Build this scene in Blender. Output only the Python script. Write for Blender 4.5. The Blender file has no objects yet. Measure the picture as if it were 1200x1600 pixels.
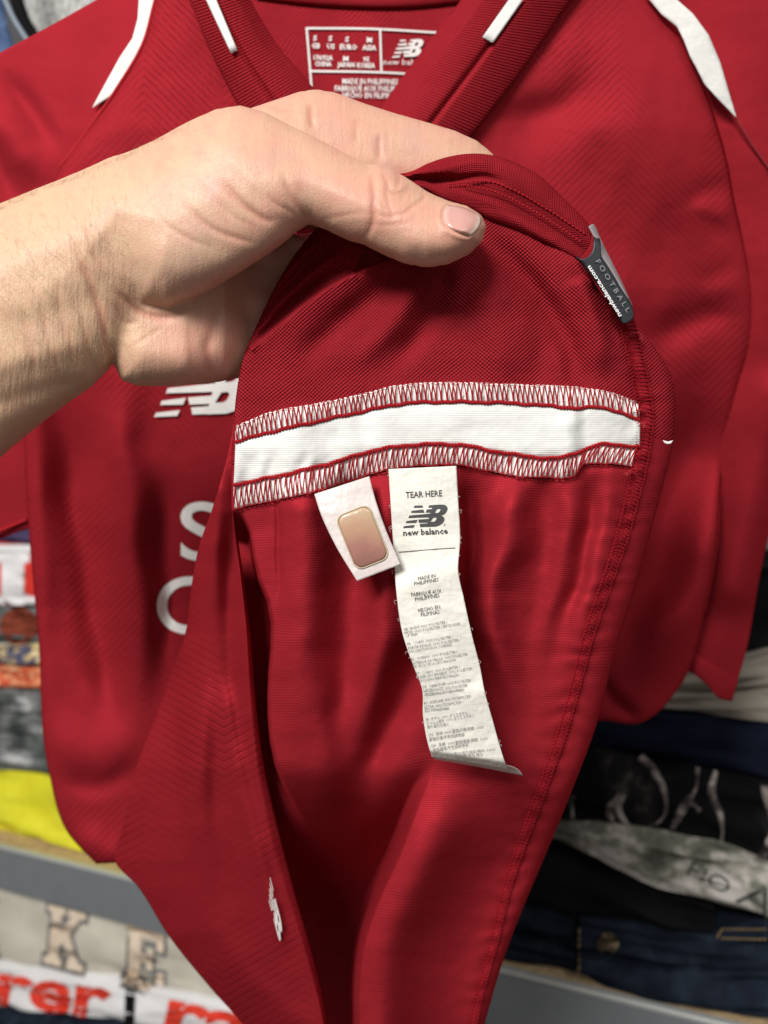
import bpy, bmesh, math, random
import numpy as np
from mathutils import Vector, geometry
from mathutils.bvhtree import BVHTree
random.seed(7); rng = np.random.default_rng(7)
sc = bpy.context.scene
COL = sc.collection
CAMZ = 1.4
# ------------------------------------------------------------------ camera
cd = bpy.data.cameras.new('camera'); cam = bpy.data.objects.new('camera', cd); COL.objects.link(cam)
cam.location = (0, 0, CAMZ); cam.rotation_euler = (math.radians(90), 0, 0)
cd.sensor_fit = 'HORIZONTAL'; cd.sensor_width = 27; cd.lens = 27
cd.clip_start = 0.01; cd.clip_end = 50
cd.dof.use_dof = True; cd.dof.focus_distance = 0.262; cd.dof.aperture_fstop = 8.0
sc.camera = cam
# ------------------------------------------------------------------ light (indoor shop light)
w = bpy.data.worlds.new('World'); sc.world = w; w.use_nodes = True
w.node_tree.nodes['Background'].inputs[0].default_value = (1.0, 0.97, 0.93, 1)
w.node_tree.nodes['Background'].inputs[1].default_value = 0.21
def lamp(name, loc, target, size, power, col=(1, .95, .88), sy=None):
    l = bpy.data.lights.new(name, 'AREA'); l.energy = power; l.color = col
    l.shape = 'RECTANGLE'; l.size = size; l.size_y = sy or size
    o = bpy.data.objects.new(name, l); COL.objects.link(o); o.location = loc
    o.rotation_euler = (Vector(target) - Vector(loc)).to_track_quat('-Z', 'Y').to_euler()
    return o
lamp('ceiling_light_key', (-0.62, -0.90, 2.25), (0, .32, 1.35), .7, 37, (1, .965, .92), .4)
lamp('ceiling_light_back', (1.0, -1.0, 2.7), (0, .4, 1.3), 1.2, 9, (1, .96, .92), .5)
sc.view_settings.view_transform = 'Standard'; sc.view_settings.look = 'None'
sc.view_settings.exposure = 0.0; sc.view_settings.gamma = 1.0

# ------------------------------------------------------------------ helpers
def P(px, py, d):
    px = np.asarray(px, float); py = np.asarray(py, float); d = np.asarray(d, float)
    px, py, d = np.broadcast_arrays(px, py, d)
    return np.stack([(px-600)/1200*d, d, CAMZ-(py-800)/1200*d], -1)
def link(name, me, mat=None, parent=None):
    o = bpy.data.objects.new(name, me); COL.objects.link(o)
    if mat: me.materials.append(mat)
    if parent is not None:
        o.parent = parent
        r = parent; off = Vector((0, 0, 0))
        while r is not None: off += r.location; r = r.parent
        o.location = -off
    return o
def mesh(name, V, F, mat=None, parent=None, uv=None, smooth=True):
    me = bpy.data.meshes.new(name)
    me.from_pydata([tuple(v) for v in np.asarray(V).tolist()], [], [tuple(f) for f in (F.tolist() if hasattr(F, 'tolist') else F)])
    if uv is not None:
        l = me.uv_layers.new(name='UVMap')
        idx = np.empty(len(me.loops), int); me.loops.foreach_get('vertex_index', idx)
        l.data.foreach_set('uv', np.asarray(uv, float)[idx].ravel())
    if smooth: me.polygons.foreach_set('use_smooth', [True]*len(me.polygons))
    me.update()
    return link(name, me, mat, parent)
def tag(o, label=None, cat=None, group=None, kind=None):
    if label: o['label'] = label
    if cat: o['category'] = cat
    if group: o['group'] = group
    if kind: o['kind'] = kind
    return o
def empty(name, loc, label, cat, group=None):
    o = bpy.data.objects.new(name, None); COL.objects.link(o); o.location = loc
    o.empty_display_size = .05
    return tag(o, label, cat, group)
def spline(pts, n, chord=True):
    p = np.asarray(pts, float)
    if len(p) == 2:
        t = np.linspace(0, 1, n)[:, None]; return p[0]*(1-t)+p[1]*t
    seg = np.linalg.norm(np.diff(p, axis=0), axis=1)
    T = np.r_[0, np.cumsum(seg)]; T /= T[-1]
    m = np.gradient(p, T, axis=0)
    for i in range(1, len(p)-1):
        h0 = T[i]-T[i-1]; h1 = T[i+1]-T[i]
        m[i] = ((p[i]-p[i-1])/h0*h1+(p[i+1]-p[i])/h1*h0)/(h0+h1)
    t = np.linspace(0, 1, n); k = np.clip(np.searchsorted(T, t, side='right')-1, 0, len(p)-2)
    h = (T[k+1]-T[k])[:, None]; s = ((t-T[k])[:, None])/h
    return (2*s**3-3*s**2+1)*p[k]+(s**3-2*s**2+s)*h*m[k]+(-2*s**3+3*s**2)*p[k+1]+(s**3-s**2)*h*m[k+1]
def coons(T, B, L, R, nu, nv):
    T = spline(T, nu); B = spline(B, nu); L = spline(L, nv); R = spline(R, nv)
    u = np.linspace(0, 1, nu)[None, :, None]; v = np.linspace(0, 1, nv)[:, None, None]
    S = (1-v)*T[None]+v*B[None]+(1-u)*L[:, None]+u*R[:, None]
    S -= (1-u)*(1-v)*T[0]+u*(1-v)*T[-1]+(1-u)*v*B[0]+u*v*B[-1]
    U, Vv = np.meshgrid(np.linspace(0, 1, nu), np.linspace(0, 1, nv))
    return S[..., 0], S[..., 1], U, Vv
def grid_faces(nv, nu, flip=False):
    i = np.arange(nv-1)[:, None]*nu+np.arange(nu-1)[None]
    q = np.stack([i, i+nu, i+nu+1, i+1], -1).reshape(-1, 4)
    return q[:, ::-1] if flip else q
def panel(name, T, B, L, R, nu, nv, dfun, mat, parent, thick=0.0007, uvrot=0.0):
    X, Y, U, V = coons(T, B, L, R, nu, nv)
    D = dfun(X, Y, U, V)
    uv = np.stack([X, -Y], -1).reshape(-1, 2)/100
    o = mesh(name, P(X, Y, D).reshape(-1, 3), grid_faces(nv, nu), mat, parent, uv)
    if thick:
        m = o.modifiers.new('thickness', 'SOLIDIFY'); m.thickness = thick; m.offset = -1
    return o
def pdist(X, Y, poly):
    """distance to polyline, signed (positive right-hand side when walking with y down), arc fraction"""
    X = np.asarray(X, float); Y = np.asarray(Y, float)
    best = np.full(X.shape, 1e9); side = np.ones(X.shape); frac = np.zeros(X.shape)
    pl = np.asarray(poly, float); seg = np.linalg.norm(np.diff(pl, axis=0), axis=1); c = np.r_[0, np.cumsum(seg)]
    for i in range(len(pl)-1):
        a, b = pl[i], pl[i+1]; d = b-a
        t = np.clip(((X-a[0])*d[0]+(Y-a[1])*d[1])/(d@d), 0, 1)
        dx = X-a[0]-t*d[0]; dy = Y-a[1]-t*d[1]; q = np.hypot(dx, dy)
        m = q < best
        best = np.where(m, q, best)
        side = np.where(m, np.sign(d[0]*(Y-a[1])-d[1]*(X-a[0])), side)
        frac = np.where(m, (c[i]+t*seg[i])/c[-1], frac)
    return best, side, frac
def sm(x, a, b):
    t = np.clip((x-a)/(b-a), 0, 1); return t*t*(3-2*t)
def ridge(X, Y, poly, w, amp, e0=.15, e1=.15):
    d, s, f = pdist(X, Y, spline(poly, 14) if len(poly) > 2 else poly)
    k = 1.0
    if e0: k = k*sm(f, 0, e0)
    if e1: k = k*sm(1-f, 0, e1)
    return amp*1e-3*np.exp(-(d/w)**2)*k
def step(X, Y, poly, w, amp, fall=60, e0=.1, e1=.1):
    """raises the right-hand side of the polyline towards the camera, sharp at the line and fading away from it"""
    d, s, f = pdist(X, Y, spline(poly, 16) if len(poly) > 2 else poly); sd = d*s
    k = 1.0
    if e0: k = k*sm(f, 0, e0)
    if e1: k = k*sm(1-f, 0, e1)
    return amp*1e-3*sm(sd, -w, w)*np.exp(-np.maximum(sd, 0)/fall)*k
def nz(X, Y, s, seed=0):
    r = np.random.default_rng(seed); o = 0
    for i in range(5):
        a = r.uniform(0, 6.28); f = r.uniform(.6, 1.5)/s
        o = o+np.sin((X*math.cos(a)+Y*math.sin(a))*f*6.28+r.uniform(0, 6.28))
    return o/5
class Acc:
    def __init__(s): s.V = []; s.F = []; s.n = 0
    def add(s, V, F):
        V = np.asarray(V, float).reshape(-1, 3)
        s.V.append(V); s.F += [tuple(int(i)+s.n for i in f) for f in F]; s.n += len(V)
    def tube(s, pts, r, sides=5, taper=False, closed=False):
        p = np.asarray(pts, float); t = np.gradient(p, axis=0); t /= np.linalg.norm(t, axis=1)[:, None]+1e-12
        a = np.cross(t, [0.05, 1, 0.02]); a /= np.linalg.norm(a, axis=1)[:, None]+1e-12; b = np.cross(t, a)
        n = len(p); rr = np.full(n, r) if np.isscalar(r) else np.asarray(r)
        if taper: rr = rr*np.linspace(1, .15, n)
        ang = np.arange(sides)*2*math.pi/sides
        V = p[:, None]+rr[:, None, None]*(a[:, None]*np.cos(ang)[None, :, None]+b[:, None]*np.sin(ang)[None, :, None])
        F = [(i*sides+j, i*sides+(j+1) % sides, (i+1)*sides+(j+1) % sides, (i+1)*sides+j) for i in range(n-1) for j in range(sides)]
        s.add(V, F)
    def build(s, name, mat, parent=None, smooth=True):
        return mesh(name, np.concatenate(s.V), s.F, mat, parent, None, smooth)

# ------------------------------------------------------------------ materials
class N:
    def __init__(s, name):
        s.m = bpy.data.materials.new(name); s.m.use_nodes = True; s.t = s.m.node_tree; s.b = s.t.nodes['Principled BSDF']
    def nd(s, k, **kw):
        n = s.t.nodes.new(k)
        for a, b in kw.items(): setattr(n, a, b)
        return n
    def set(s, sock, v):
        if isinstance(v, bpy.types.NodeSocket): s.t.links.new(v, sock)
        else: sock.default_value = v
    def M(s, op, a, b=0.0, c=0.0):
        n = s.nd('ShaderNodeMath', operation=op); s.set(n.inputs[0], a); s.set(n.inputs[1], b)
        if len(n.inputs) > 2: s.set(n.inputs[2], c)
        return n.outputs[0]
    def uv(s):
        n = s.nd('ShaderNodeUVMap'); x = s.nd('ShaderNodeSeparateXYZ'); s.t.links.new(n.outputs[0], x.inputs[0])
        return n.outputs[0], x.outputs[0], x.outputs[1]
    def obj(s): return s.nd('ShaderNodeTexCoord').outputs['Object']
    def noise(s, vec, scale, detail=3, rough=.5, sx=1, sy=1, sz=1):
        if (sx, sy, sz) != (1, 1, 1):
            mp = s.nd('ShaderNodeMapping'); s.t.links.new(vec, mp.inputs[0]); mp.inputs['Scale'].default_value = (sx, sy, sz); vec = mp.outputs[0]
        n = s.nd('ShaderNodeTexNoise'); s.t.links.new(vec, n.inputs['Vector']); n.inputs['Scale'].default_value = scale
        n.inputs['Detail'].default_value = detail; n.inputs['Roughness'].default_value = rough
        return n.outputs[0]
    def mix(s, f, a, b):
        n = s.nd('ShaderNodeMix', data_type='RGBA'); s.set(n.inputs[0], f); s.set(n.inputs[6], a); s.set(n.inputs[7], b); return n.outputs[2]
    def ramp(s, f, stops):
        n = s.nd('ShaderNodeValToRGB'); s.t.links.new(f, n.inputs[0]); e = n.color_ramp.elements
        while len(e) < len(stops): e.new(.5)
        for i, (p, c) in enumerate(stops): e[i].position = p; e[i].color = c if len(c) == 4 else (*c, 1)
        return n.outputs[0]
    def bump(s, h, dist, strength=1.0, normal=None):
        n = s.nd('ShaderNodeBump'); s.t.links.new(h, n.inputs['Height']); n.inputs['Distance'].default_value = dist
        n.inputs['Strength'].default_value = strength
        if normal is not None: s.t.links.new(normal, n.inputs['Normal'])
        return n.outputs[0]
    def out(s, color=None, rough=None, normal=None, **kw):
        if color is not None: s.set(s.b.inputs['Base Color'], color if isinstance(color, bpy.types.NodeSocket) or len(color) == 4 else (*color, 1))
        if rough is not None: s.set(s.b.inputs['Roughness'], rough)
        if normal is not None: s.t.links.new(normal, s.b.inputs['Normal'])
        for k, v in kw.items(): s.set(s.b.inputs[k.replace('_', ' ')], v)
        return s.m
RED = (0.305, 0.0170, 0.0260)
def jersey_mat(name, col=RED, knit=(5.0, 3.6), kb=.00010, herring=False, rough=.5, diag=False, grid=False, ribs=None, mott=.10, kd=.32, met=.22, warp=.5):
    n = N(name); vec, u, v = n.uv()
    # knit: offset rows of small loops, one loop a few hundredths of the unit
    wv = n.nd('ShaderNodeTexNoise'); n.t.links.new(vec, wv.inputs['Vector']); wv.inputs['Scale'].default_value = .8; wv.inputs['Detail'].default_value = 1
    ws = n.nd('ShaderNodeSeparateColor'); n.t.links.new(wv.outputs['Color'], ws.inputs[0])
    u0, v0 = u, v; u = n.M('ADD', u, n.M('MULTIPLY', ws.outputs[0], warp)); v = n.M('ADD', v, n.M('MULTIPLY', ws.outputs[1], warp))
    fu = 2*math.pi*100/knit[0]; fv = 2*math.pi*100/knit[1]
    if diag:
        a = n.M('ADD', n.M('MULTIPLY', u, fu), n.M('MULTIPLY', v, fv*.8)); b = n.M('SUBTRACT', n.M('MULTIPLY', u, fu*1.0), n.M('MULTIPLY', v, fv*.8))
        h = n.M('MULTIPLY', n.M('SINE', a), n.M('SINE', b))
    elif ribs == 'h':
        h = n.M('ADD', n.M('MULTIPLY', n.M('SINE', n.M('MULTIPLY', v, fv)), .7), n.M('MULTIPLY', n.M('SINE', n.M('MULTIPLY', u, fu)), .25))
    elif ribs == 'v':
        h = n.M('ADD', n.M('MULTIPLY', n.M('SINE', n.M('MULTIPLY', v, fv)), .25), n.M('MULTIPLY', n.M('SINE', n.M('MULTIPLY', u, fu)), .7))
    else:
        h = n.M('MULTIPLY', n.M('SINE', n.M('MULTIPLY', u, fu)), n.M('SINE', n.M('MULTIPLY', v, fv)))
    nn = n.noise(vec, 14, 3, .6)
    h2 = n.M('ADD', h, n.M('MULTIPLY', nn, 1.2))
    nor = n.bump(n.noise(vec, .9, 3, .5), .006, .35)
    nor = n.bump(h2, kb, 1.0, nor)
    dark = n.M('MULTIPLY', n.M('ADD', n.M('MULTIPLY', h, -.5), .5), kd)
    u, v = u0, v0
    if herring:
        # tonal woven chevrons
        tri = n.M('PINGPONG', n.M('ADD', u, .25), 1.25)
        q = n.M('ADD', n.M('MULTIPLY', v, .95), n.M('MULTIPLY', tri, .95 if herring == 1 else .55))
        ln = n.M('POWER', n.M('ABSOLUTE', n.M('SINE', n.M('MULTIPLY', q, math.pi/.125))), 6)
        ln = n.M('SUBTRACT', 1.0, n.M('POWER', n.M('SUBTRACT', 1.0, n.M('ABSOLUTE', n.M('SINE', n.M('MULTIPLY', q, math.pi/.125)))), 3))
        mask = n.ramp(n.noise(vec, .45, 1), [(.42, (.25, .25, .25)), (.6, (1, 1, 1))])
        line = n.M('MULTIPLY', n.M('SUBTRACT', 1.0, ln), mask)
        nor = n.bump(n.M('MULTIPLY', line, -1.0), .00028, .7, nor)
        dark = n.M('ADD', dark, n.M('MULTIPLY', line, .28))
    if grid:
        g = n.M('MAXIMUM', n.M('POWER', n.M('ABSOLUTE', n.M('SINE', n.M('MULTIPLY', u, math.pi/.12))), 8), n.M('POWER', n.M('ABSOLUTE', n.M('SINE', n.M('MULTIPLY', v, math.pi/.12))), 8))
        nor = n.bump(g, .00018, .7, nor)
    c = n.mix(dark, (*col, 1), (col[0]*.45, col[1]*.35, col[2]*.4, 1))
    c = n.mix(n.M('MULTIPLY', n.noise(vec, 3.5, 4, .6), mott), c, (col[0]*1.25, col[1]*2.4, col[2]*2.0, 1))
    return n.out(c, rough, nor, Specular_IOR_Level=0.0, Specular_Tint=(1, .35, .35, 1), Metallic=met)
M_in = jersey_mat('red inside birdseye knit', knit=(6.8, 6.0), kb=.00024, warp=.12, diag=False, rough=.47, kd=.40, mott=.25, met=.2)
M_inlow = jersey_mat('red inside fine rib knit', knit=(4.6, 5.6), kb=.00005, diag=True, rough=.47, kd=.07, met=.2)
M_out = jersey_mat('red outer herringbone knit', herring=1, knit=(3.6, 3.6), kb=.00007, rough=.55, kd=.15)
M_flap = jersey_mat('red outer flap knit', herring=2, knit=(3.6, 3.6), kb=.00006, rough=.45, kd=.12, met=.28)
M_plain = jersey_mat('red smooth sleeve knit', knit=(3.6, 3.2), kb=.00006, rough=.58, kd=.15)
M_mesh = jersey_mat('red mesh gusset knit', knit=(5, 5), kb=.0002, grid=False, rough=.5, diag=True)
M_band = jersey_mat('red hem fold knit', knit=(6, 4.2), kb=.00022, rough=.42, diag=True)
M_neck = jersey_mat('red back neck knit', knit=(7, 6.2), kb=.0002, rough=.55)
def thread_mat(name, col, rough=.5):
    n = N(name); v = n.obj(); return n.out(n.mix(n.noise(v, 2500, 2), (*col, 1), (col[0]*.6, col[1]*.5, col[2]*.5, 1)), rough, Specular_IOR_Level=.12, Specular_Tint=(1, .5, .5, 1))
M_thread = thread_mat('red thread', (0.42, 0.018, 0.026))
M_thread_light = thread_mat('light red thread', (0.60, 0.06, 0.07))
M_fuzz = thread_mat('white fuzz', (.8, .78, .76))
def tape_mat():
    n = N('white tape'); vec, u, v = n.uv()
    h = n.M('ADD', n.M('MULTIPLY', n.M('SINE', n.M('MULTIPLY', v, 2*math.pi*100/3.4)), .6), n.noise(vec, 12, 3))
    c = n.mix(n.noise(vec, 2.5, 3), (.74, .75, .73, 1), (.66, .67, .66, 1))
    return n.out(c, .55, n.bump(n.noise(vec, 1.4, 3, .5), .004, .4, n.bump(h, .00004)))
M_tape = tape_mat()
def puff_mat():
    n = N('white overlocked tape edge'); v = n.obj(); return n.out(n.mix(n.noise(v, 900, 3), (.88, .87, .86, 1), (.80, .78, .77, 1)), .6, n.bump(n.noise(v, 1500, 3), .0002))
M_puff = puff_mat()
def label_mat(name, c0, c1, rough=.6, b=.00012, sc1=18):
    n = N(name); vec, u, v = n.uv()
    w1 = n.noise(vec, sc1, 3, .6, 1, .25, 1); w2 = n.noise(vec, sc1, 3, .6, .25, 1, 1); cr = n.noise(vec, 1.6, 3, .55)
    c = n.mix(n.M('MULTIPLY', n.M('ADD', w1, w2), .5), (*c0, 1), (*c1, 1))
    nor = n.bump(n.M('ADD', w1, w2), b)
    nor = n.bump(cr, .0022, .7, nor)
    return n.out(c, rough, nor)
M_stripe = label_mat('white stripe knit', (.74, .74, .72), (.64, .64, .62), .6, .00012, 10)
M_label = label_mat('cream woven label', (.76, .75, .69), (.67, .66, .60))
M_satin = label_mat('pale satin tag', (.66, .60, .58), (.60, .53, .52), .38, .00006)
def plain(name, col, rough=.5, **kw):
    n = N(name); v = n.obj()
    c = n.mix(n.noise(v, 300, 3), (*[x*1.06 for x in col], 1), (*[x*.86 for x in col], 1))
    return n.out(c, rough, n.bump(n.noise(v, 900, 2), .00006), **kw)
M_ink = plain('grey black ink', (.055, .055, .058), .6)
M_ink_light = plain('thin grey ink', (.17, .17, .17), .6)
M_print = plain('white heat print', (.90, .89, .87), .45)
M_print_pale = plain('off white print', (.74, .70, .69), .5)
M_embro = plain('white embroidery', (.80, .79, .77), .6)
M_blacktag = plain('black woven tag', (.012, .016, .022), .5)
M_silver = plain('silver tag back', (.30, .28, .29), .35)
M_taggrey = plain('grey tag lettering', (.25, .25, .26), .5)
M_tagwhite = plain('white tag lettering', (.75, .75, .75), .5)

# ------------------------------------------------------------------ lettering and logo
_fc = {}
def glyphs(text, bold=0.0, res=3):
    k = (text, bold, res)
    if k in _fc: return _fc[k]
    c = bpy.data.curves.new('t', 'FONT'); c.body = text; c.size = 1; c.resolution_u = res; c.offset = bold
    o = bpy.data.objects.new('t', c); COL.objects.link(o)
    me = bpy.data.meshes.new_from_object(o)
    V = np.array([v.co[:2] for v in me.vertices]).reshape(-1, 2); F = [tuple(p.vertices) for p in me.polygons]
    bpy.data.objects.remove(o); bpy.data.curves.remove(c); bpy.data.meshes.remove(me)
    _fc[k] = (V, F); return V, F
def finer(X, Y, F, L):
    me_ = bpy.data.meshes.new('t'); me_.from_pydata([(x, y, 0) for x, y in zip(X, Y)], [], [tuple(f) for f in F])
    bm = bmesh.new(); bm.from_mesh(me_); bmesh.ops.triangulate(bm, faces=bm.faces)
    for c_ in range(5):
        long_ = [e for e in bm.edges if e.calc_length() > L]
        if not long_: break
        bmesh.ops.subdivide_edges(bm, edges=long_, cuts=1); bmesh.ops.triangulate(bm, faces=bm.faces)
    bm.verts.index_update(); V = np.array([v.co[:2] for v in bm.verts]); F = [tuple(v.index for v in f.verts) for f in bm.faces]; bm.free(); bpy.data.meshes.remove(me_)
    return V[:, 0], V[:, 1], F
def text_at(name, text, a, b, cap, dfun, mat, parent, off=.00018, bold=0.012, shear=0, res=2, label=None, flip=False):
    """text whose baseline runs from a to b (picture pixels) with capitals cap high"""
    V, F = glyphs(text, bold, res)
    if not len(V): return None
    x0, x1 = V[:, 0].min(), V[:, 0].max(); a = np.array(a, float); b = np.array(b, float)
    e = (b-a); n = np.array([e[1], -e[0]]); n /= np.linalg.norm(n)
    if flip: n = -n
    t = (V[:, 0]-x0)/(x1-x0); h = V[:, 1]/.70*cap
    X = a[0]+e[0]*t+n[0]*h+shear*h*e[0]/np.linalg.norm(e); Y = a[1]+e[1]*t+n[1]*h+shear*h*e[1]/np.linalg.norm(e)
    if cap > 60: X, Y, F = finer(X, Y, F, 5)
    o = mesh(name, P(X, Y, dfun(X, Y)-off), F, mat, parent, None, cap > 60)
    if label: o['label'] = label
    return o
LOGO = [
 [[(48, 10), (60, 9.8), (61, 12.8), (46.2, 13)]], [[(43.5, 18), (61.5, 16), (63, 20.7), (42, 20.8)]],
 [[(39.5, 25.6), (74, 22.2), (71, 28), (38, 29)]],
 [[(35.2, 34), (52, 32), (50, 36.5), (34, 36.8)]], [[(53.5, 31.8), (71, 30.5), (69, 36), (54.5, 36.5)]],
 [[(31.2, 42), (47.8, 40.2), (46, 44), (29.8, 44.8)]], [[(55.5, 38.5), (70, 37.5), (69, 42.6), (56.5, 43.2)]],
 [[(70.8, 9.5), (80, 9), (78, 12.8), (68.8, 12.8)]], [[(66.8, 16), (77, 15), (75, 20.5), (65, 20.5)]],
 [[(77, 8.9), (85, 8.5), (92.5, 8.5), (96.5, 9.6), (99, 12.5), (99.2, 15.5), (97.5, 19.5), (94.5, 22.8), (88.5, 25.2), (92.5, 26.8), (94.3, 30), (94, 33), (91.5, 37), (87, 40.3), (80, 42.5), (66.5, 43), (68.5, 35), (71.5, 25), (74, 17), (76, 12)],
  [(82.5, 15.2), (86.5, 14.6), (88.2, 15.6), (88, 17.5), (86, 20.2), (83.5, 21.4), (79, 21.6)],
  [(76.5, 28.6), (80.5, 28), (82.2, 29), (82, 31), (80, 34), (77.5, 35.2), (72.2, 35.3)]]]
def logo_at(name, f, dfun, mat, parent, off=.0002, clip=None):
    """the letter mark; f maps logo units to picture pixels"""
    A = Acc()
    for poly in LOGO:
        loops = [[Vector((x, y, 0)) for x, y in lp] for lp in poly]
        flat = [p for lp in loops for p in lp]
        tris = geometry.tessellate_polygon(loops)
        X, Y = f(np.array([p.x for p in flat]), np.array([p.y for p in flat]))
        if off > .001: X, Y, tris = finer(X, Y, tris, 5)
        A.add(P(X, Y, dfun(X, Y)-off), tris)
    return A.build(name, mat, parent, False)

# ------------------------------------------------------------------ setting: shelf unit frame
BX, BY = .09, .60; ex, ey = .9153, -.4027; nx, ny = .4027, .9153; SHZ = CAMZ-.356
def SH(s, t, h):
    s, t, h = np.broadcast_arrays(np.asarray(s, float), np.asarray(t, float), np.asarray(h, float))
    return np.stack([BX+s*ex+t*nx, BY+s*ey+t*ny, SHZ+h], -1)
def s_at(px, t):
    k = (px-600)/1200
    return (k*(BY+t*ny)-BX-t*nx)/(ex-k*ey)
def h_at(px, py, t):
    s = s_at(px, t); Yd = BY+s*ey+t*ny
    return .356-(py-800)/1200*Yd
def boxmesh(name, s0, s1, t0, t1, h0, h1, mat, parent, bev=.0008):
    c = [SH(s, t, h) for s in (s0, s1) for t in (t0, t1) for h in (h0, h1)]
    F = [(0, 1, 3, 2), (4, 6, 7, 5), (0, 4, 5, 1), (2, 3, 7, 6), (0, 2, 6, 4), (1, 5, 7, 3)]
    o = mesh(name, np.array(c), F, mat, parent, None, False)
    bm = bmesh.new(); bm.from_mesh(o.data); bmesh.ops.recalc_face_normals(bm, faces=bm.faces); bm.to_mesh(o.data); bm.free()
    if bev:
        m = o.modifiers.new('edge', 'BEVEL'); m.width = bev; m.segments = 2
    return o
def wood():
    n = N('chipboard'); v = n.obj()
    c = n.ramp(n.noise(v, 260, 4, .7), [(.3, (.34, .22, .11)), (.5, (.52, .38, .21)), (.7, (.66, .52, .33))])
    return n.out(c, .75, n.bump(n.noise(v, 400, 3), .0006))
def steel():
    n = N('galvanised grey steel'); v = n.obj()
    c = n.mix(n.noise(v, 60, 4, .6), (.20, .22, .24, 1), (.27, .29, .31, 1))
    return n.out(c, .42, n.bump(n.noise(v, 200, 3), .0001), Metallic=.35)
M_wood = wood(); M_steel = steel()
M_steel_edge = plain('bright steel lip', (.55, .57, .56), .35, Metallic=.3)
shelf = empty('shelf', (BX, BY, SHZ), 'chipboard shelf with a grey steel front rail, below the folded clothes and jersey', 'shelf')
boxmesh('shelf_board', -1.1, .75, .004, .42, -.018, 0, M_wood, shelf)
boxmesh('front_rail', -1.1, .75, -.0015, .003, -.046, -.0025, M_steel, shelf, .0012)
boxmesh('rail_lip', -1.1, .75, -.0035, .0036, -.0022, .0016, M_steel_edge, shelf, .0012)
lower = empty('shelf', (BX, BY, SHZ-.36), 'lower chipboard shelf carrying the cream lettered sweatshirt, just below the picture', 'shelf')
boxmesh('shelf_board', -1.1, .75, .004, .42, -.378, -.36, M_wood, lower)
n = N('grey wall'); M_wall = n.out(n.mix(n.noise(n.obj(), 6, 4), (.12, .12, .125, 1), (.17, .17, .175, 1)), .85)
o = boxmesh('wall', -2.2, 1.8, .46, .5, -SHZ, 1.6, M_wall, None, 0); tag(o, kind='structure')
n = N('grey floor'); M_floor = n.out(n.mix(n.noise(n.obj(), 9, 4), (.16, .15, .14, 1), (.24, .23, .21, 1)), .6)
o = mesh('floor', [(-3, -3, 0), (3, -3, 0), (3, 3, 0), (-3, 3, 0)], [(0, 1, 2, 3)], M_floor, None, None, False); tag(o, kind='structure')

# ------------------------------------------------------------------ folded clothes on the shelves
def cloth_mat(name, stops, scale=120, bscale=1400, b=.0003, rough=.85, sx=1, sy=1, sz=1, detail=4):
    n = N(name); v = n.obj()
    return n.out(n.ramp(n.noise(v, scale, detail, .6, sx, sy, sz), stops), rough, n.bump(n.noise(v, bscale, 3), b), Specular_IOR_Level=.12)
def garment(name, label, prof, mat, layers=2, t0=.02, depth=.24, seed=0, cat='clothing', parent=None, base_h=None, bulge=.012):
    """a folded garment; prof = list of (px, py_top, py_bottom) read at its front face"""
    pr = sorted(prof); S = np.array([s_at(p[0], t0) for p in pr]); HT = np.array([h_at(p[0], p[1], t0) for p in pr]); HB = np.array([h_at(p[0], p[2], t0) for p in pr])
    ns = 90; s = np.linspace(S[0], S[-1], ns); ht = np.interp(s, S, HT); hb = np.interp(s, S, HB)
    r = np.random.default_rng(seed)
    wob = lambda a, f: a*np.sin(s*f+r.uniform(0, 6.3))+a*.5*np.sin(s*f*2.3+r.uniform(0, 6.3))
    prof_t = []; prof_h = []
    np_ = 12
    for k in range(layers):
        a = np.linspace(-math.pi/2, math.pi/2, np_)
        prof_t += list(-np.cos(a)**.75*1.0+(.25*((k*37) % 3-1))); prof_h += list((k+.5+.5*np.sin(a))/layers)
    m = len(prof_t); V = []
    for j in range(m):
        frac = np.clip(prof_h[j], 0, 1)
        tt = t0+bulge+prof_t[j]*bulge*(1+.25*wob(.5, 31+j % 7*0)/.5)+wob(.0030, 23)+wob(.0012, 70)+.0012*np.sin(s*47+j*1.3)
        hh = hb+(ht-hb)*frac+wob(.0010, 37)*(frac > .02)*(frac < .98)
        V.append(SH(s, tt, hh))
    # back edge
    V.insert(0, SH(s, t0+depth, hb)); V.append(SH(s, t0+depth, ht))
    V = np.array(V); nr = V.shape[0]
    F = grid_faces(nr, ns, True).tolist()
    F += [tuple((nr+0)*0+i*ns for i in range(nr)), tuple((nr-1-i)*ns+ns-1 for i in range(nr))]
    F += [tuple([i, i+1, (nr-1)*ns+i+1, (nr-1)*ns+i]) for i in range(ns-1)]
    o = mesh(name, V.reshape(-1, 3), F, mat, parent)
    return tag(o, label, cat)
_bv = {}
def bv_of(o):
    if o.name not in _bv: _bv[o.name] = BVHTree.FromPolygons([v.co.copy() for v in o.data.vertices], [tuple(p.vertices) for p in o.data.polygons])
    return _bv[o.name]
def lay(o, X, Y, off):
    """points on the front of a garment"""
    out = []; bv = bv_of(o); eye = Vector((0, 0, CAMZ)); inv = o.matrix_basis.inverted(); last = None
    for x, y in zip(np.ravel(X), np.ravel(Y)):
        p = Vector(P(x, y, 1.0).tolist())-eye; h = bv.ray_cast(eye, p.normalized())
        if h[0] is None: d = last if last else .7
        else: d = h[0].y; last = d
        out.append(P(x, y, d-off))
    return np.array(out)
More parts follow.
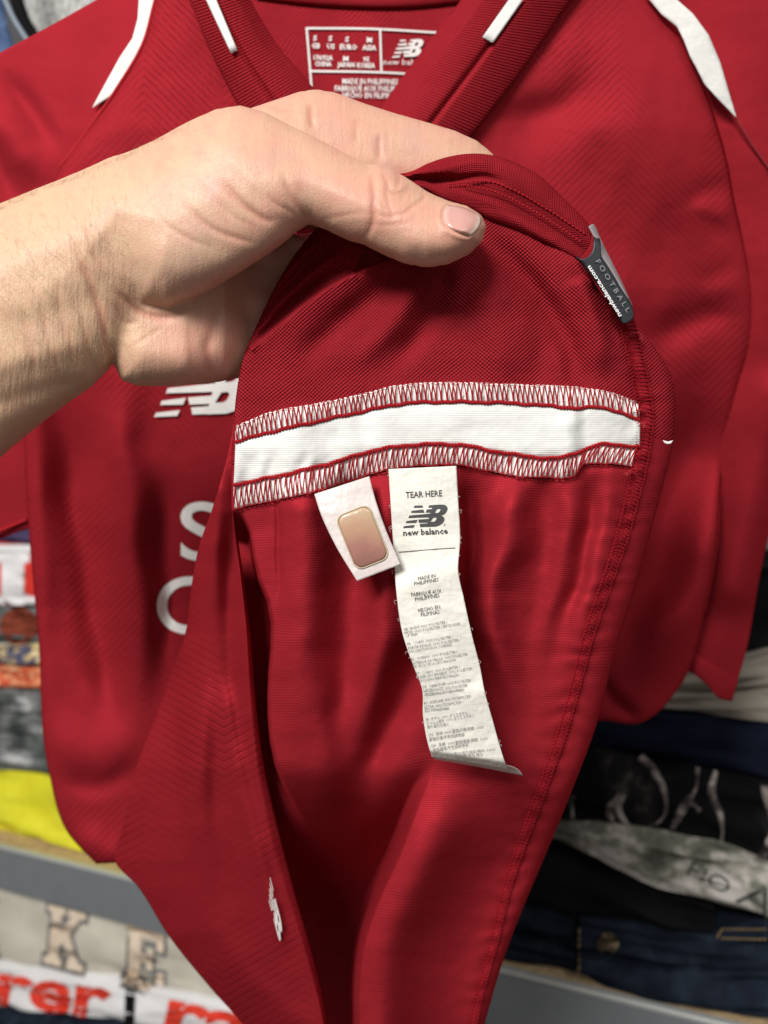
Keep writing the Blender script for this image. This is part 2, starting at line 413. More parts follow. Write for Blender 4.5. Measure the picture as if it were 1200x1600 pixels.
def draped(name, X, Y, F, o, mat, off=.0012, dd=.0008, cuts=2):
    me_ = bpy.data.meshes.new('t'); me_.from_pydata([(x, y, 0) for x, y in zip(X, Y)], [], [tuple(f) for f in F])
    bm = bmesh.new(); bm.from_mesh(me_); bmesh.ops.triangulate(bm, faces=bm.faces)
    for c_ in range(3):
        long_ = [e for e in bm.edges if e.calc_length() > 9]
        if not long_: break
        bmesh.ops.subdivide_edges(bm, edges=long_, cuts=1); bmesh.ops.triangulate(bm, faces=bm.faces)
    bm.verts.index_update(); V = np.array([v.co[:2] for v in bm.verts]); F = [tuple(v.index for v in f.verts) for f in bm.faces]; bm.free(); bpy.data.meshes.remove(me_)
    r = mesh(name, lay(o, V[:, 0], V[:, 1], off), F, mat, o, None, False)
    m = r.modifiers.new('thickness', 'SOLIDIFY'); m.thickness = dd; m.offset = 0
    return r
def front_text(name, text, a, b, cap, mat, parent, t=.008, bold=.03, shear=0, dd=.0008, flip=False, res=3):
    V, F = glyphs(text, bold, res); x0, x1 = V[:, 0].min(), V[:, 0].max(); a = np.array(a, float); b = np.array(b, float)
    e = b-a; n_ = np.array([e[1], -e[0]]); n_ /= np.linalg.norm(n_)
    tt = (V[:, 0]-x0)/(x1-x0); h = V[:, 1]/.7*cap
    return draped(name, a[0]+e[0]*tt+n_[0]*h, a[1]+e[1]*tt+n_[1]*h, F, parent, mat, .0012, dd)
def laytube(A, o, pts, r, off=.001, n=24):
    q = spline(pts, n); A.tube(lay(o, q[:, 0], q[:, 1], off), r, 6)
M_yellow = cloth_mat('yellow jersey cloth', [(.3, (.70, .66, .02)), (.7, (.82, .78, .05))], 30, rough=.6)
M_camo = cloth_mat('grey camouflage cloth', [(.38, (.03, .035, .035)), (.47, (.09, .10, .10)), (.56, (.20, .21, .21)), (.64, (.55, .56, .56))], 16, sx=1, sy=1, sz=2.2)
M_orange = cloth_mat('orange red patterned cloth', [(.4, (.55, .05, .03)), (.52, (.75, .22, .10)), (.62, (.8, .45, .25))], 120)
M_navyspeck = cloth_mat('navy cloth with yellow lettering', [(.42, (.04, .05, .12)), (.5, (.20, .18, .22)), (.55, (.75, .55, .15)), (.62, (.75, .72, .62))], 70)
M_greygreen = cloth_mat('grey green cloth', [(.4, (.09, .11, .11)), (.6, (.17, .20, .20))], 40)
M_redcloth = cloth_mat('bright red cloth', [(.3, (.62, .03, .02)), (.7, (.72, .05, .04))], 30)
M_purple = cloth_mat('dark purple cloth', [(.3, (.05, .04, .10)), (.7, (.09, .07, .16))], 30)
M_whitecl = cloth_mat('white cloth', [(.3, (.74, .74, .76)), (.7, (.82, .82, .83))], 30)
M_bluecl = cloth_mat('blue cloth', [(.3, (.03, .06, .32)), (.7, (.05, .09, .42))], 30)
M_cream = cloth_mat('cream sweatshirt cloth', [(.3, (.55, .52, .44)), (.7, (.68, .65, .56))], 25)
M_navy = cloth_mat('navy cloth', [(.3, (.004, .006, .016)), (.7, (.007, .010, .024))], 25)
M_black = cloth_mat('black cloth', [(.3, (.003, .003, .004)), (.7, (.008, .008, .009))], 25)
M_faded = cloth_mat('black cloth with faded grey print', [(.50, (.003, .003, .004)), (.58, (.014, .013, .013)), (.64, (.10, .09, .085)), (.70, (.02, .02, .02))], 17, sz=.5)
M_beige = cloth_mat('grey beige cloth', [(.3, (.26, .24, .20)), (.7, (.36, .33, .28))], 25)
def denim(name, a, b, scale=90):
    n = N(name); v = n.obj()
    fade = n.noise(v, scale, 4, .6); tw = n.noise(v, 2200, 2)
    c = n.mix(n.M('MULTIPLY', n.M('ADD', n.M('MULTIPLY', n.M('POWER', fade, 3.0), 5.0), n.M('MULTIPLY', tw, .5)), .55), (*a, 1), (*b, 1))
    return n.out(c, .9, n.bump(tw, .0004), Specular_IOR_Level=.1)
M_denim = denim('dark blue denim', (.003, .005, .012), (.024, .034, .054), 55)
M_denim2 = denim('darkest denim', (.004, .006, .012), (.022, .03, .045), 55)
M_denimL = denim('mid blue denim', (.02, .05, .13), (.16, .24, .42), 90)
def marbled():
    n = N('acid washed marbled denim'); v = n.obj()
    m1 = n.noise(v, 26, 5, .62); c = n.ramp(m1, [(.36, (.07, .07, .055)), (.46, (.17, .175, .14)), (.53, (.44, .42, .38)), (.62, (.70, .67, .64))])
    return n.out(c, .85, n.bump(n.noise(v, 60, 4), .002))
M_marb = marbled()
g = [ # left stack, top to bottom
 ('folded_shirt', 'dark purple folded shirt topmost on the left stack, below the left sleeve', [(-160, 800, 848), (60, 805, 848), (330, 805, 850)], M_purple, 1, .018),
 ('folded_football_shirt', 'red folded shirt with a white block letter and blue and white trim, left stack', [(-160, 848, 948), (60, 847, 946), (330, 850, 960)], M_redcloth, 1, .016),
 ('folded_shirt', 'grey green folded shirt with a brown round patch, under the red and white shirt', [(-160, 948, 1004), (60, 946, 1006), (330, 960, 1020)], M_greygreen, 1, .02),
 ('folded_shirt', 'navy folded shirt with yellow and white lettering band, above the orange red one', [(-160, 1004, 1036), (60, 1006, 1040), (330, 1020, 1060)], M_navyspeck, 1, .018),
 ('folded_shirt', 'orange red patterned folded shirt above the grey camouflage garment', [(-160, 1036, 1070), (60, 1040, 1076), (330, 1060, 1100)], M_orange, 1, .018),
 ('folded_sweatshirt', 'grey, black and white camouflage folded garment on top of the yellow one', [(-160, 1070, 1196), (60, 1076, 1206), (330, 1100, 1270)], M_camo, 3, .016),
 ('folded_shirt', 'bright yellow folded shirt lying on the shelf at the bottom of the left stack', [(-160, 1196, 1264), (60, 1206, 1316), (330, 1270, 1378)], M_yellow, 1, .022),
]
stack = {}
for i, (nm, lb, pr, mt, ly, t0) in enumerate(g):
    stack[i] = garment(nm, lb, pr, mt, ly, t0, seed=20+i); stack[i]['group'] = 'folded clothes in the left stack'
# keep the yellow shirt on the board
def ptag(o, l): o['label'] = l; return o
# block letter and trims of the red shirt
ptag(front_text('block_letter', 'I', (4, 937), (38, 937), 68, M_whitecl, stack[1], t=.012, bold=.09, dd=.003), 'white block letter with serifs')
for (xa, ya, xb, yb, mt, nm) in ((-150, 857, 300, 861, M_whitecl, 'white_trim'), (-150, 936, 300, 940, M_whitecl, 'white_trim'), (-150, 945, 300, 950, M_bluecl, 'blue_trim')):
    A = Acc(); laytube(A, stack[1], [(xa, ya), ((xa+xb)/2, (ya+yb)/2), (xb, yb)], .0055 if mt is not M_bluecl else .004, 0); A.build(nm, mt, stack[1])
for (xa, xb, y) in ((-4, 46, 937), (-4, 46, 872)):
    draped('letter_serif', [xa, xb, xb, xa], [y-7, y-7, y+7, y+7], [(0, 1, 2, 3)], stack[1], M_whitecl, .0022)
def disc(name, px, py, r, t, mat, parent, n=28, dd=.0015):
    a = np.arange(n)*2*math.pi/n
    return draped(name, np.r_[px, px+r*np.cos(a)], np.r_[py, py+r*.95*np.sin(a)], [(0, 1+i, 1+(i+1) % n) for i in range(n)], parent, mat, .0015, dd)
M_brown = cloth_mat('brown patch', [(.3, (.16, .03, .02)), (.7, (.26, .06, .03))], 90)
ptag(disc('round_patch', 30, 978, 30, .015, M_brown, stack[2]), 'brown round patch')
gr = [
 ('folded_trousers', 'black folded trousers at the top of the right stack behind the right sleeve', [(860, 960, 1062), (1060, 930, 1058), (1180, 890, 1020), (1330, 860, 1000)], M_black, 1, .05),
 ('folded_sweatshirt', 'grey beige folded sweatshirt under the right sleeve of the jersey', [(860, 1058, 1108), (1035, 1058, 1113), (1200, 1018, 1132), (1330, 1000, 1160)], M_beige, 2, .03),
 ('folded_sweatshirt', 'plain navy folded sweatshirt between the beige one and the one with white outlines', [(830, 1105, 1160), (930, 1108, 1170), (1087, 1116, 1198), (1200, 1133, 1222), (1330, 1160, 1260)], M_navy, 1, .022),
 ('folded_sweatshirt', 'black folded sweatshirt printed with pale outlined shapes, above the marbled denim', [(830, 1160, 1286), (930, 1170, 1292), (1087, 1198, 1318), (1200, 1222, 1352), (1330, 1260, 1395)], M_faded, 1, .018),
 ('folded_jeans', 'marbled grey and white denim with dark lettering, lying over the black garment', [(800, 1282, 1296), (870, 1288, 1312), (960, 1292, 1360), (1042, 1304, 1392), (1117, 1322, 1418), (1200, 1352, 1442), (1330, 1395, 1480)], M_marb, 1, .008),
 ('folded_shirt', 'plain black folded garment between the marbled denim and the dark jeans', [(780, 1290, 1405), (870, 1312, 1430), (960, 1362, 1447), (1042, 1393, 1459), (1117, 1418, 1464)], M_black, 1, .018),
 ('folded_jeans', 'dark blue folded jeans with a metal button, lying on the shelf at the right', [(904, 1438, 1545), (1042, 1461, 1566), (1120, 1462, 1580), (1200, 1446, 1592), (1330, 1480, 1640)], M_denim, 2, .010),
 ('folded_jeans', 'darkest folded jeans beside the buttoned jeans, behind the jersey edge', [(700, 1385, 1482), (800, 1412, 1512), (900, 1434, 1536)], M_denim2, 2, .018),
]
st2 = {}
for i, (nm, lb, pr, mt, ly, t0) in enumerate(gr):
    st2[i] = garment(nm, lb, pr, mt, ly, t0, seed=50+i, bulge=.010 if i != 4 else .016); st2[i]['group'] = 'folded clothes in the right stack'
M_paleline = cloth_mat('pale line print', [(.38, (.02, .018, .018)), (.5, (.14, .12, .115)), (.62, (.36, .32, .30))], 70)
for pl in ([(1000, 1182), (1022, 1205), (1040, 1245), (1038, 1275), (1015, 1292), (985, 1290), (965, 1262), (972, 1240)],
           [(1090, 1200), (1088, 1230), (1068, 1262), (1050, 1295)], [(1068, 1250), (1085, 1258), (1094, 1268)],
           [(1118, 1205), (1112, 1240), (1126, 1275), (1128, 1310), (1118, 1335), (1100, 1330)], [(1195, 1225), (1200, 1260), (1205, 1300), (1190, 1340)],
           [(893, 1240), (895, 1285)], [(960, 1290), (952, 1262), (968, 1240)]):
    A = Acc(); laytube(A, st2[3], pl, (.0020+.0012*np.sin(np.linspace(0, 7, 24)+pl[0][0])), .0003); A.build('outline_print', M_paleline, st2[3])
M_darkprint = cloth_mat('dark grey print', [(.3, (.05, .055, .05)), (.7, (.12, .13, .12))], 200)
front_text('printed_lettering', 'FIO', (1072, 1366), (1134, 1398), 24, M_darkprint, st2[4], t=.0055, bold=-.01)
front_text('printed_lettering', 'A', (1148, 1408), (1198, 1440), 46, M_darkprint, st2[4], t=.0055, bold=-.01)
M_brass = plain('dull brass', (.10, .075, .045), .4, Metallic=.8)
bt = disc('jeans_button', 950, 1474, 17, .0075, M_brass, st2[6], dd=.002)
A = Acc()
for (xa, ya, xb, yb) in ((1128, 1452, 1200, 1452), (1128, 1466, 1200, 1468), (1128, 1452, 1120, 1466), (905, 1440, 905, 1543)):
    for k in range(9):
        f0 = k/9; f1 = f0+.07; laytube(A, st2[6], [(xa+(xb-xa)*f0, ya+(yb-ya)*f0), (xa+(xb-xa)*f1, ya+(yb-ya)*f1)], .0005, .0006, 4)
A.build('orange_stitching', plain('tan thread', (.35, .24, .10), .6), st2[6])['kind'] = 'stuff'
# lower shelf stack under the rail
cr = garment('folded_sweatshirt', 'cream folded sweatshirt with tan block letters under the steel rail', [(-160, 1300, 1475), (0, 1345, 1505), (167, 1385, 1532), (317, 1430, 1556), (520, 1500, 1600)], M_cream, 1, .02, seed=80)
wh = garment('folded_shirt', 'white folded shirt with red lettering and a black stripe, at the bottom left', [(-160, 1476, 1545), (0, 1507, 1576), (167, 1534, 1596), (317, 1558, 1622), (520, 1602, 1680)], M_whitecl, 1, .014, seed=81)
nv = garment('folded_jeans', 'navy folded garment below the white lettered shirt, bottom left corner', [(-160, 1546, 1590), (0, 1578, 1622), (167, 1598, 1650), (400, 1650, 1730)], M_denim, 1, .014, seed=82)
M_tan = cloth_mat('tan felt letters', [(.3, (.66, .54, .42)), (.7, (.74, .63, .51))], 120)
M_outl = cloth_mat('grey letter outline', [(.3, (.13, .13, .13)), (.7, (.2, .2, .2))], 120)
SERIF = {'K': [[(0, 0), (42, 0), (42, 12), (34, 12), (34, 40), (58, 12), (50, 12), (50, 0), (92, 0), (92, 12), (80, 12), (56, 44), (84, 88), (96, 88), (96, 100), (56, 100), (56, 88), (62, 88), (42, 58), (34, 66), (34, 88), (42, 88), (42, 100), (0, 100), (0, 88), (10, 88), (10, 12), (0, 12)]],
         'E': [[(0, 0), (88, 0), (88, 32), (74, 32), (70, 14), (36, 14), (36, 42), (52, 42), (52, 34), (64, 34), (64, 66), (52, 66), (52, 56), (36, 56), (36, 86), (72, 86), (78, 66), (92, 66), (92, 100), (0, 100), (0, 88), (10, 88), (10, 12), (0, 12)]],
         'I': [[(0, 0), (50, 0), (50, 12), (38, 12), (38, 88), (50, 88), (50, 100), (0, 100), (0, 88), (12, 88), (12, 12), (0, 12)]]}
def block(ch, org, ex_, ey_, parent):
    for nm, mt, grow, t in (('letter_outline', M_outl, 6, .0165), ('felt_letter', M_tan, 0, .0145)):
        lp = SERIF[ch][0]; c = np.array(lp, float); nrm = []
        for i in range(len(c)):
            a = c[i]-c[i-1]; b = c[(i+1) % len(c)]-c[i]; na = np.array([a[1], -a[0]])/np.hypot(*a); nb = np.array([b[1], -b[0]])/np.hypot(*b)
            v = na+nb; v = v/(1+na@nb+1e-6); nrm.append(v)
        c = c+np.array(nrm)*grow
        X = org[0]+c[:, 0]/100*ex_[0]+c[:, 1]/100*ey_[0]; Y = org[1]+c[:, 0]/100*ex_[1]+c[:, 1]/100*ey_[1]
        tris = geometry.tessellate_polygon([[Vector((x, y, 0)) for x, y in c]])
        draped(nm, X, Y, tris, parent, mt, .0010 if grow else .0024)
block('I', (-28, 1390), (42, 12), (2, 96), cr); block('K', (76, 1412), (64, 17), (-8, 92), cr); block('E', (197, 1442), (68, 19), (-5, 96), cr)
M_redprint = cloth_mat('red print', [(.3, (.66, .04, .025)), (.7, (.74, .07, .04))], 60)
front_text('red_lettering', 'rer', (-8, 1566), (168, 1592), 66, M_redprint, wh, t=.0118, bold=.03)
front_text('red_lettering', 'ra', (254, 1610), (388, 1640), 72, M_redprint, wh, t=.0118, bold=.03)
draped('black_stripe', [196, 211, 209, 194], [1546, 1549, 1614, 1611], [(0, 1, 2, 3)], wh, M_black, .0012)
# hanging clothes behind the left shoulder, top left corner
dj = empty('denim_jacket', P(10, 200, .60).tolist(), 'mid blue denim jacket hanging at the top left corner beside the grey sweatshirt', 'jacket')
panel('denim_cloth', [(-260, -260), (20, -260)], [(-240, 420), (90, 420)], [(-260, -260), (-240, 420)], [(-12, -260), (4, 0), (18, 60), (50, 140), (90, 420)], 30, 60, lambda X, Y, U, V: .57+.02*U**4+.004*np.sin(U*9), M_denimL, dj, .002)
A = Acc(); q = spline([(-10, -200), (8, 0), (22, 30), (50, 75), (100, 200)], 40); A.tube(P(q[:, 0], q[:, 1], .563), .0018, 8); A.build('jacket_piping', plain('grey blue piping', (.22, .27, .33), .6), dj)
A = Acc(); q = spline([(8, -200), (26, 0), (36, 30), (56, 65), (110, 190)], 40); A.tube(P(q[:, 0], q[:, 1], .571), .005, 8); A.build('jacket_gap_shade', M_black, dj)  # black tube standing in for the shaded gap between jacket and sweatshirt
gs = empty('grey_sweatshirt', P(120, 200, .62).tolist(), 'light heather grey sweatshirt hanging behind the left shoulder of the jersey', 'sweatshirt')
M_heather = cloth_mat('heather grey cloth', [(.35, (.24, .25, .24)), (.5, (.40, .40, .39)), (.62, (.52, .52, .50))], 300, sx=1, sy=1, sz=.5)
panel('sweatshirt_cloth', [(30, -260), (420, -260)], [(60, 420), (440, 420)], [(20, -260), (32, 0), (60, 420)], [(420, -260), (440, 420)], 30, 40, lambda X, Y, U, V: .60+.02*(1-U)**5+.003*np.sin(U*14), M_heather, gs, .002)

# ------------------------------------------------------------------ the jersey
J = empty('football_jersey', P(600, 1500, .42).tolist(), 'red short sleeved football jersey with white stripes, its front hem pulled up inside out', 'jersey')
seamR = [(1010, -60), (1040, 20), (1065, 55), (1089, 100), (1102, 137), (1120, 192), (1136, 250), (1150, 325), (1162, 375), (1172, 425), (1179, 487), (1174, 542), (1152, 616), (1139, 678), (1129, 736), (1125, 777), (1121, 843), (1114, 892), (1102, 954), (1091, 1005), (1070, 1060), (1040, 1102)]
bodyL = [(262, -60), (243, 0), (225, 65), (180, 143), (140, 200), (95, 260), (60, 380), (40, 520), (38, 700), (45, 830), (60, 1000), (75, 1200), (105, 1300), (150, 1350)]
neckT = [(262, -60), (296, 0), (325, 70), (372, 165), (440, 320), (520, 430), (560, 440), (620, 380), (735, 212), (810, 110), (890, -10), (1010, -60)]
bodyB = [(150, 1350), (230, 1345), (400, 1290), (600, 1240), (800, 1190), (935, 1126), (1003, 1129), (1024, 1117), (1040, 1102)]
def Bz(Y): return np.interp(Y, [-120, 0, 200, 450, 700, 950, 1400], [.330, .335, .343, .362, .388, .410, .425])
def Dbody(X, Y, U=None, V=None):
    X = np.asarray(X, float); Y = np.asarray(Y, float)
    d = Bz(Y)
    d = d+.012*((X-600)/600)**2*sm(Y, 300, 900)
    Xo, Yo = X, Y
    X = Xo+9*nz(Xo, Yo, 170, 41); Y = Yo+12*nz(Xo, Yo, 210, 42)
    r = lambda p, w, a, e0=.4, e1=.4: ridge(X, Y, p, w, a*1.55, e0, e1)
    d = d-r([(150, 420), (185, 640), (205, 900), (216, 1060), (205, 1230)], 40, 7)+r([(80, 520), (110, 700), (140, 880), (165, 1020), (195, 1160)], 34, 8, .4, .2)
    d = d+r([(250, 700), (262, 900), (258, 1050), (235, 1160)], 26, 5)
    d = d-r([(50, 1110), (130, 1180), (240, 1120)], 38, 3.2)-r([(50, 520), (60, 900), (80, 1240)], 24, 3)
    d = d+r([(80, 1215), (150, 1225), (225, 1180)], 20, 2.2)
    d = d-r([(110, 1290), (165, 1330), (215, 1335)], 24, 3)
    d = d+r([(1100, 560), (1065, 720), (1020, 880), (950, 1040)], 60, 12)-r([(1125, 720), (1080, 920), (1000, 1080)], 55, 11)
    d = d+r([(925, 1040), (965, 1100), (1010, 1135)], 14, 4)
    d = d-r([(860, 40), (1000, 240), (1110, 400)], 70, 4)+r([(1060, 330), (1120, 290), (1170, 300)], 20, .9)+r([(1080, 445), (1160, 400)], 18, .9)
    d = d-r([(1080, 300), (1145, 350)], 16, 1.2)
    d = d+r([(740, 200), (880, 170), (980, 80)], 40, 4)-r([(800, 330), (930, 460), (1050, 520)], 60, 4)+r([(1000, 560), (1090, 500), (1170, 480)], 30, 3)
    d = d+.0016*nz(Xo, Yo, 260, 3)+.0005*nz(Xo, Yo, 90, 4)
    return d
def Dbody_panel(X, Y, U, V):
    return Dbody(X, Y)+.005*np.exp(-U*130)+.004*np.exp(-(1-U)*200)+.003*np.exp(-(1-V)*160)
panel('front_body', neckT, bodyB, bodyL, seamR, 240, 300, Dbody_panel, M_out, J)
# sleeves
def Dsr(X, Y, U, V): return Bz(Y)+.006+.024*sm(Y, 450, 1050)-.006*np.sin(U*3.1)-ridge(X, Y, [(1240, 560), (1190, 760), (1140, 980)], 40, 9)+.0012*nz(X, Y, 160, 5)+.000004*np.maximum(Y-900, 0)
panel('sleeve', [(1000, -70), (1300, -120)], [(1060, 1042), (1082, 1052), (1106, 1071), (1123, 1090), (1143, 1095)], [(1000, -70), (1060, 60), (1120, 250), (1160, 480), (1110, 740), (1100, 900), (1060, 1042)], [(1300, -120), (1290, 400), (1225, 740), (1200, 843), (1185, 913), (1168, 1008), (1143, 1095)], 60, 160, Dsr, M_plain, J)
panel('sleeve_hem', [(1075, 1010), (1088, 1022), (1120, 1040), (1154, 1062)], [(1062, 1043), (1083, 1053), (1106, 1072), (1123, 1091), (1144, 1096)], [(1075, 1010), (1062, 1043)], [(1154, 1062), (1144, 1096)], 30, 10, lambda X, Y, U, V: Dsr(X, Y, U, V)-.0022+.0012*(2*V-1)**2-.000, M_plain, J, .0008)
def Dsl(X, Y, U, V): return Bz(Y)+.006+.018*sm(Y, 250, 700)+.012*(1-U)+ridge(X, Y, [(-5, 100), (40, 160), (100, 250)], 16, 3.5, .4, .4)-ridge(X, Y, [(-40, 150), (10, 210), (60, 300)], 26, 4, .4, .4)+ridge(X, Y, [(-40, 200), (0, 260), (30, 330)], 14, 3, .4, .4)+.0010*nz(X, Y, 150, 6)+.000
panel('sleeve', [(-330, 215), (-120, 145), (0, 82), (75, 42), (150, 0), (262, -62)], [(-330, 910), (-120, 870), (0, 842), (50, 826), (80, 826)], [(-330, 215), (-330, 910)], [(262, -62), (243, 0), (225, 65), (180, 143), (140, 200), (110, 300), (75, 500), (70, 700), (80, 826)], 90, 110, Dsl, M_plain, J)
A = Acc(); q = spline([(-300, 890), (0, 829), (42, 812)], 40); A.tube(P(q[:, 0], q[:, 1], Dsl(q[:, 0], q[:, 1], 1, 1)-.0003), .0009, 6); A.build('sleeve_hem_seam', M_thread, J)
# gusset and seam lines
A = Acc(); q = spline([(1150, 185), (1168, 215), (1200, 262), (1260, 340)], 30); A.tube(P(q[:, 0], q[:, 1], Dsr(q[:, 0], q[:, 1], .5, 0)-.0008), .0005, 6); A.build('gusset_seam', plain('dark red seam', (.22, .008, .014), .7), J)
A = Acc(); q = spline(seamR[1:-3], 120); A.tube(P(q[:, 0]-1, q[:, 1], Dbody(q[:, 0], q[:, 1])+.0055), .0008, 6); A.build('armhole_seam', M_thread, J)
q = spline(bodyL[:6], 60); A = Acc(); A.tube(P(q[:, 0], q[:, 1], Dsl(q[:, 0], q[:, 1], 1, 1)-.001), .0009, 6); A.build('armhole_seam', M_thread, J)
# back panel seen through the neck opening
def Dback(X, Y, U=0, V=0): return Bz(Y)+.036+.000010*np.abs(X-590)+.0006*nz(X, Y, 200, 2)
panel('back_panel', [(230, -80), (1000, -80)], [(150, 1100), (1040, 1040)], [(230, -80), (150, 1100)], [(1000, -80), (1040, 1040)], 90, 120, Dback, M_neck, J)
panel('back_neck_tape', [(390, -60), (600, -50), (760, -60)], [(400, -2), (480, 8), (560, 13), (640, 13), (720, 5), (760, 0)], [(390, -60), (400, -2)], [(760, -60), (760, 0)], 60, 12, lambda X, Y, U, V: Dback(X, Y)-.003+.002*(2*V-1)**4, M_plain, J, .0012)
# collar: ribbed knit bands with real ribs, folded over their inner edge
def collar(name, outer, inner, nr, flip, parent):
    nu = 40; nv = nr*6
    O = spline(outer, nv); I = spline(inner, nv); u = np.linspace(0, 1, nu)
    X = O[:, None, 0]*(1-u)+I[:, None, 0]*u; Y = O[:, None, 1]*(1-u)+I[:, None, 1]*u
    ribs = .5+.5*np.cos(np.arange(nv)[:, None]*2*math.pi/6)
    D = -.003-.006*np.sin(np.clip(u, 0, 1)*math.pi)**.8+.030*np.maximum(u-.80, 0)**1.0+.0020*np.exp(-((u-.44)/.03)**2)
    D = D[None]+Bz(Y)-.0005*ribs*np.ones_like(u)[None]
    uv = np.stack([X, -Y], -1).reshape(-1, 2)/100
    o = mesh(name, P(X, Y, D).reshape(-1, 3), grid_faces(nv, nu, flip), M_rib, parent, uv)
    m = o.modifiers.new('thickness', 'SOLIDIFY'); m.thickness = .001; m.offset = -1
    return o
M_rib = jersey_mat('red ribbed collar knit', knit=(3.4, 3.4), kb=.00004, rough=.5, mott=.15, kd=.06)
CLo = [(262, -75), (296, 0), (325, 70), (374, 168), (450, 330)]; CLi = [(355, -95), (392, 0), (430, 65), (490, 138), (560, 240)]
CRo = [(960, -95), (890, 0), (812, 112), (735, 212), (650, 320)]; CRi = [(775, -85), (720, 0), (660, 78), (600, 160), (545, 240)]
collar('collar', CLo, CLi, 88, False, J); collar('collar', CRo, CRi, 98, True, J)
def flatpatch(name, poly, dfun, mat, parent, off=.0006, sub=6):
    """a patch cut from an outline, laid over a surface"""
    bm = bmesh.new()
    vs = [bm.verts.new((x, y, 0)) for x, y in poly]; bm.faces.new(vs)
    bmesh.ops.triangulate(bm, faces=bm.faces)
    bmesh.ops.subdivide_edges(bm, edges=bm.edges, cuts=sub, use_grid_fill=True)
    bmesh.ops.triangulate(bm, faces=bm.faces)
    bm.verts.index_update()
    V = np.array([v.co[:2] for v in bm.verts]); F = [tuple(v.index for v in f.verts) for f in bm.faces]; bm.free()
    o = mesh(name, P(V[:, 0], V[:, 1], dfun(V[:, 0], V[:, 1])-off), F, mat, parent, V/100)
    m = o.modifiers.new('t', 'SOLIDIFY'); m.thickness = .00015; m.offset = 1
    return o
def dcol(X, Y): return Bz(Y)-.0101
flatpatch('collar_stripe', [(318, -8), (322, 0), (361, 83), (371, 79), (338, 0), (334, -8)], dcol, M_tape, J, 0)
flatpatch('collar_stripe', [(800, -8), (795, 0), (754, 58), (770, 67), (817, 0), (822, -8)], dcol, M_tape, J, 0)
dsl1 = lambda X, Y: Dsl(X, Y, .95, .2)
flatpatch('shoulder_stripe', [(216, -12), (217, 0), (215, 30), (207, 60), (187, 90), (165, 130), (144, 169), (180, 146), (205, 107), (235, 60), (242, 25), (246, 0), (247, -12)], lambda X, Y: Dsl(X, Y, 1, 1), M_stripe, J, .0010)
flatpatch('shoulder_stripe', [(1004, -12), (1015, 0), (1033, 22), (1058, 42), (1068, 62), (1078, 88), (1089, 108), (1101, 132), (1122, 155), (1151, 185), (1139, 145), (1125, 97), (1107, 55), (1083, 22), (1058, 0), (1052, -12)], lambda X, Y: Dbody(X, Y), M_stripe, J, .0022)
# size print inside the neck
npn = lambda X, Y: Dback(X, Y)
def bar(A, pts, wpx, d, off=.0008):
    p = np.array(pts, float); dirv = np.gradient(p, axis=0); dirv /= np.linalg.norm(dirv, axis=1)[:, None]; nn_ = np.stack([-dirv[:, 1], dirv[:, 0]], -1)*wpx/2
    a = p+nn_; b = p-nn_; X = np.concatenate([a[:, 0], b[:, 0]]); Y = np.concatenate([a[:, 1], b[:, 1]]); n = len(p)
    A.add(P(X, Y, d(X, Y)-off), [(i, i+1, n+i+1, n+i) for i in range(n-1)])
A = Acc()
for l in ([(479, 44), (580, 45), (685, 51)], [(479, 43), (483, 90), (487, 140)], [(594, 47), (596, 114)], [(486, 111), (596, 113), (680, 118)], [(683, 50), (684, 80)]): bar(A, spline(l, 12), 3.2, npn)
ptag(A.build('size_print_frame', M_print_pale, J, False), 'white printed frame of the size label')
for tx, x0, x1, y, c in (('S', 489, 495, 63, 8), ('GB', 487, 500, 75, 8), ('S', 513, 519, 63.5, 8), ('US', 511, 523, 76, 8), ('S', 539, 545, 65, 8), ('EURO', 531, 558, 77, 8), ('M', 573, 581, 66, 8), ('ASIA', 566, 588, 78, 8),
                         ('170/92A', 490, 520, 93.5, 7.5), ('CHINA', 492, 518, 103, 7.5), ('M', 536, 544, 95, 7.5), ('JAPAN', 527, 554, 104.5, 7.5), ('95', 567, 577, 96, 7.5), ('KOREA', 558, 586, 105.5, 7.5),
                         ('new balance', 599, 672, 101, 9.5)):
    text_at('size_print', tx, (x0, y), (x1, y+.5), c, npn, M_print_pale, J, .0009, .03 if len(tx) < 8 else .0, res=1)
for tx, x0, x1, y, c in (('MADE IN PHILIPPINES', 535, 622, 131, 8.5), ('FABRIQUÉ AUX PHILIPPINES', 523, 640, 142, 8.5), ('HECHO EN FILIPINAS', 535, 622, 152.5, 8.5)):
    text_at('origin_print', tx, (x0, y), (x1, y+1), c, npn, M_print_pale, J, .0009, .02, res=1)
logo_at('neck_logo', lambda x, y: (613+(x-30)*.70, 61.5+(y-9)*.80), npn, M_print_pale, J, .0009)
# chest print: the mark and sponsor initials that show
Dg = lambda X, Y: Dbody(X, Y)
# folded edge of lifted flap hides the rest
logo_at('chest_logo', lambda x, y: (241+(x-30)*2.25, 645+(y-42)*2.35), Dg, M_embro, J, .0012)
text_at('sponsor_lettering', 'S', (282, 874), (345, 874), 90, Dg, M_print, J, .0008, .010, res=8)
text_at('sponsor_lettering', 'C', (246, 990), (330, 988), 88, Dg, M_print, J, .0008, .010, res=8)

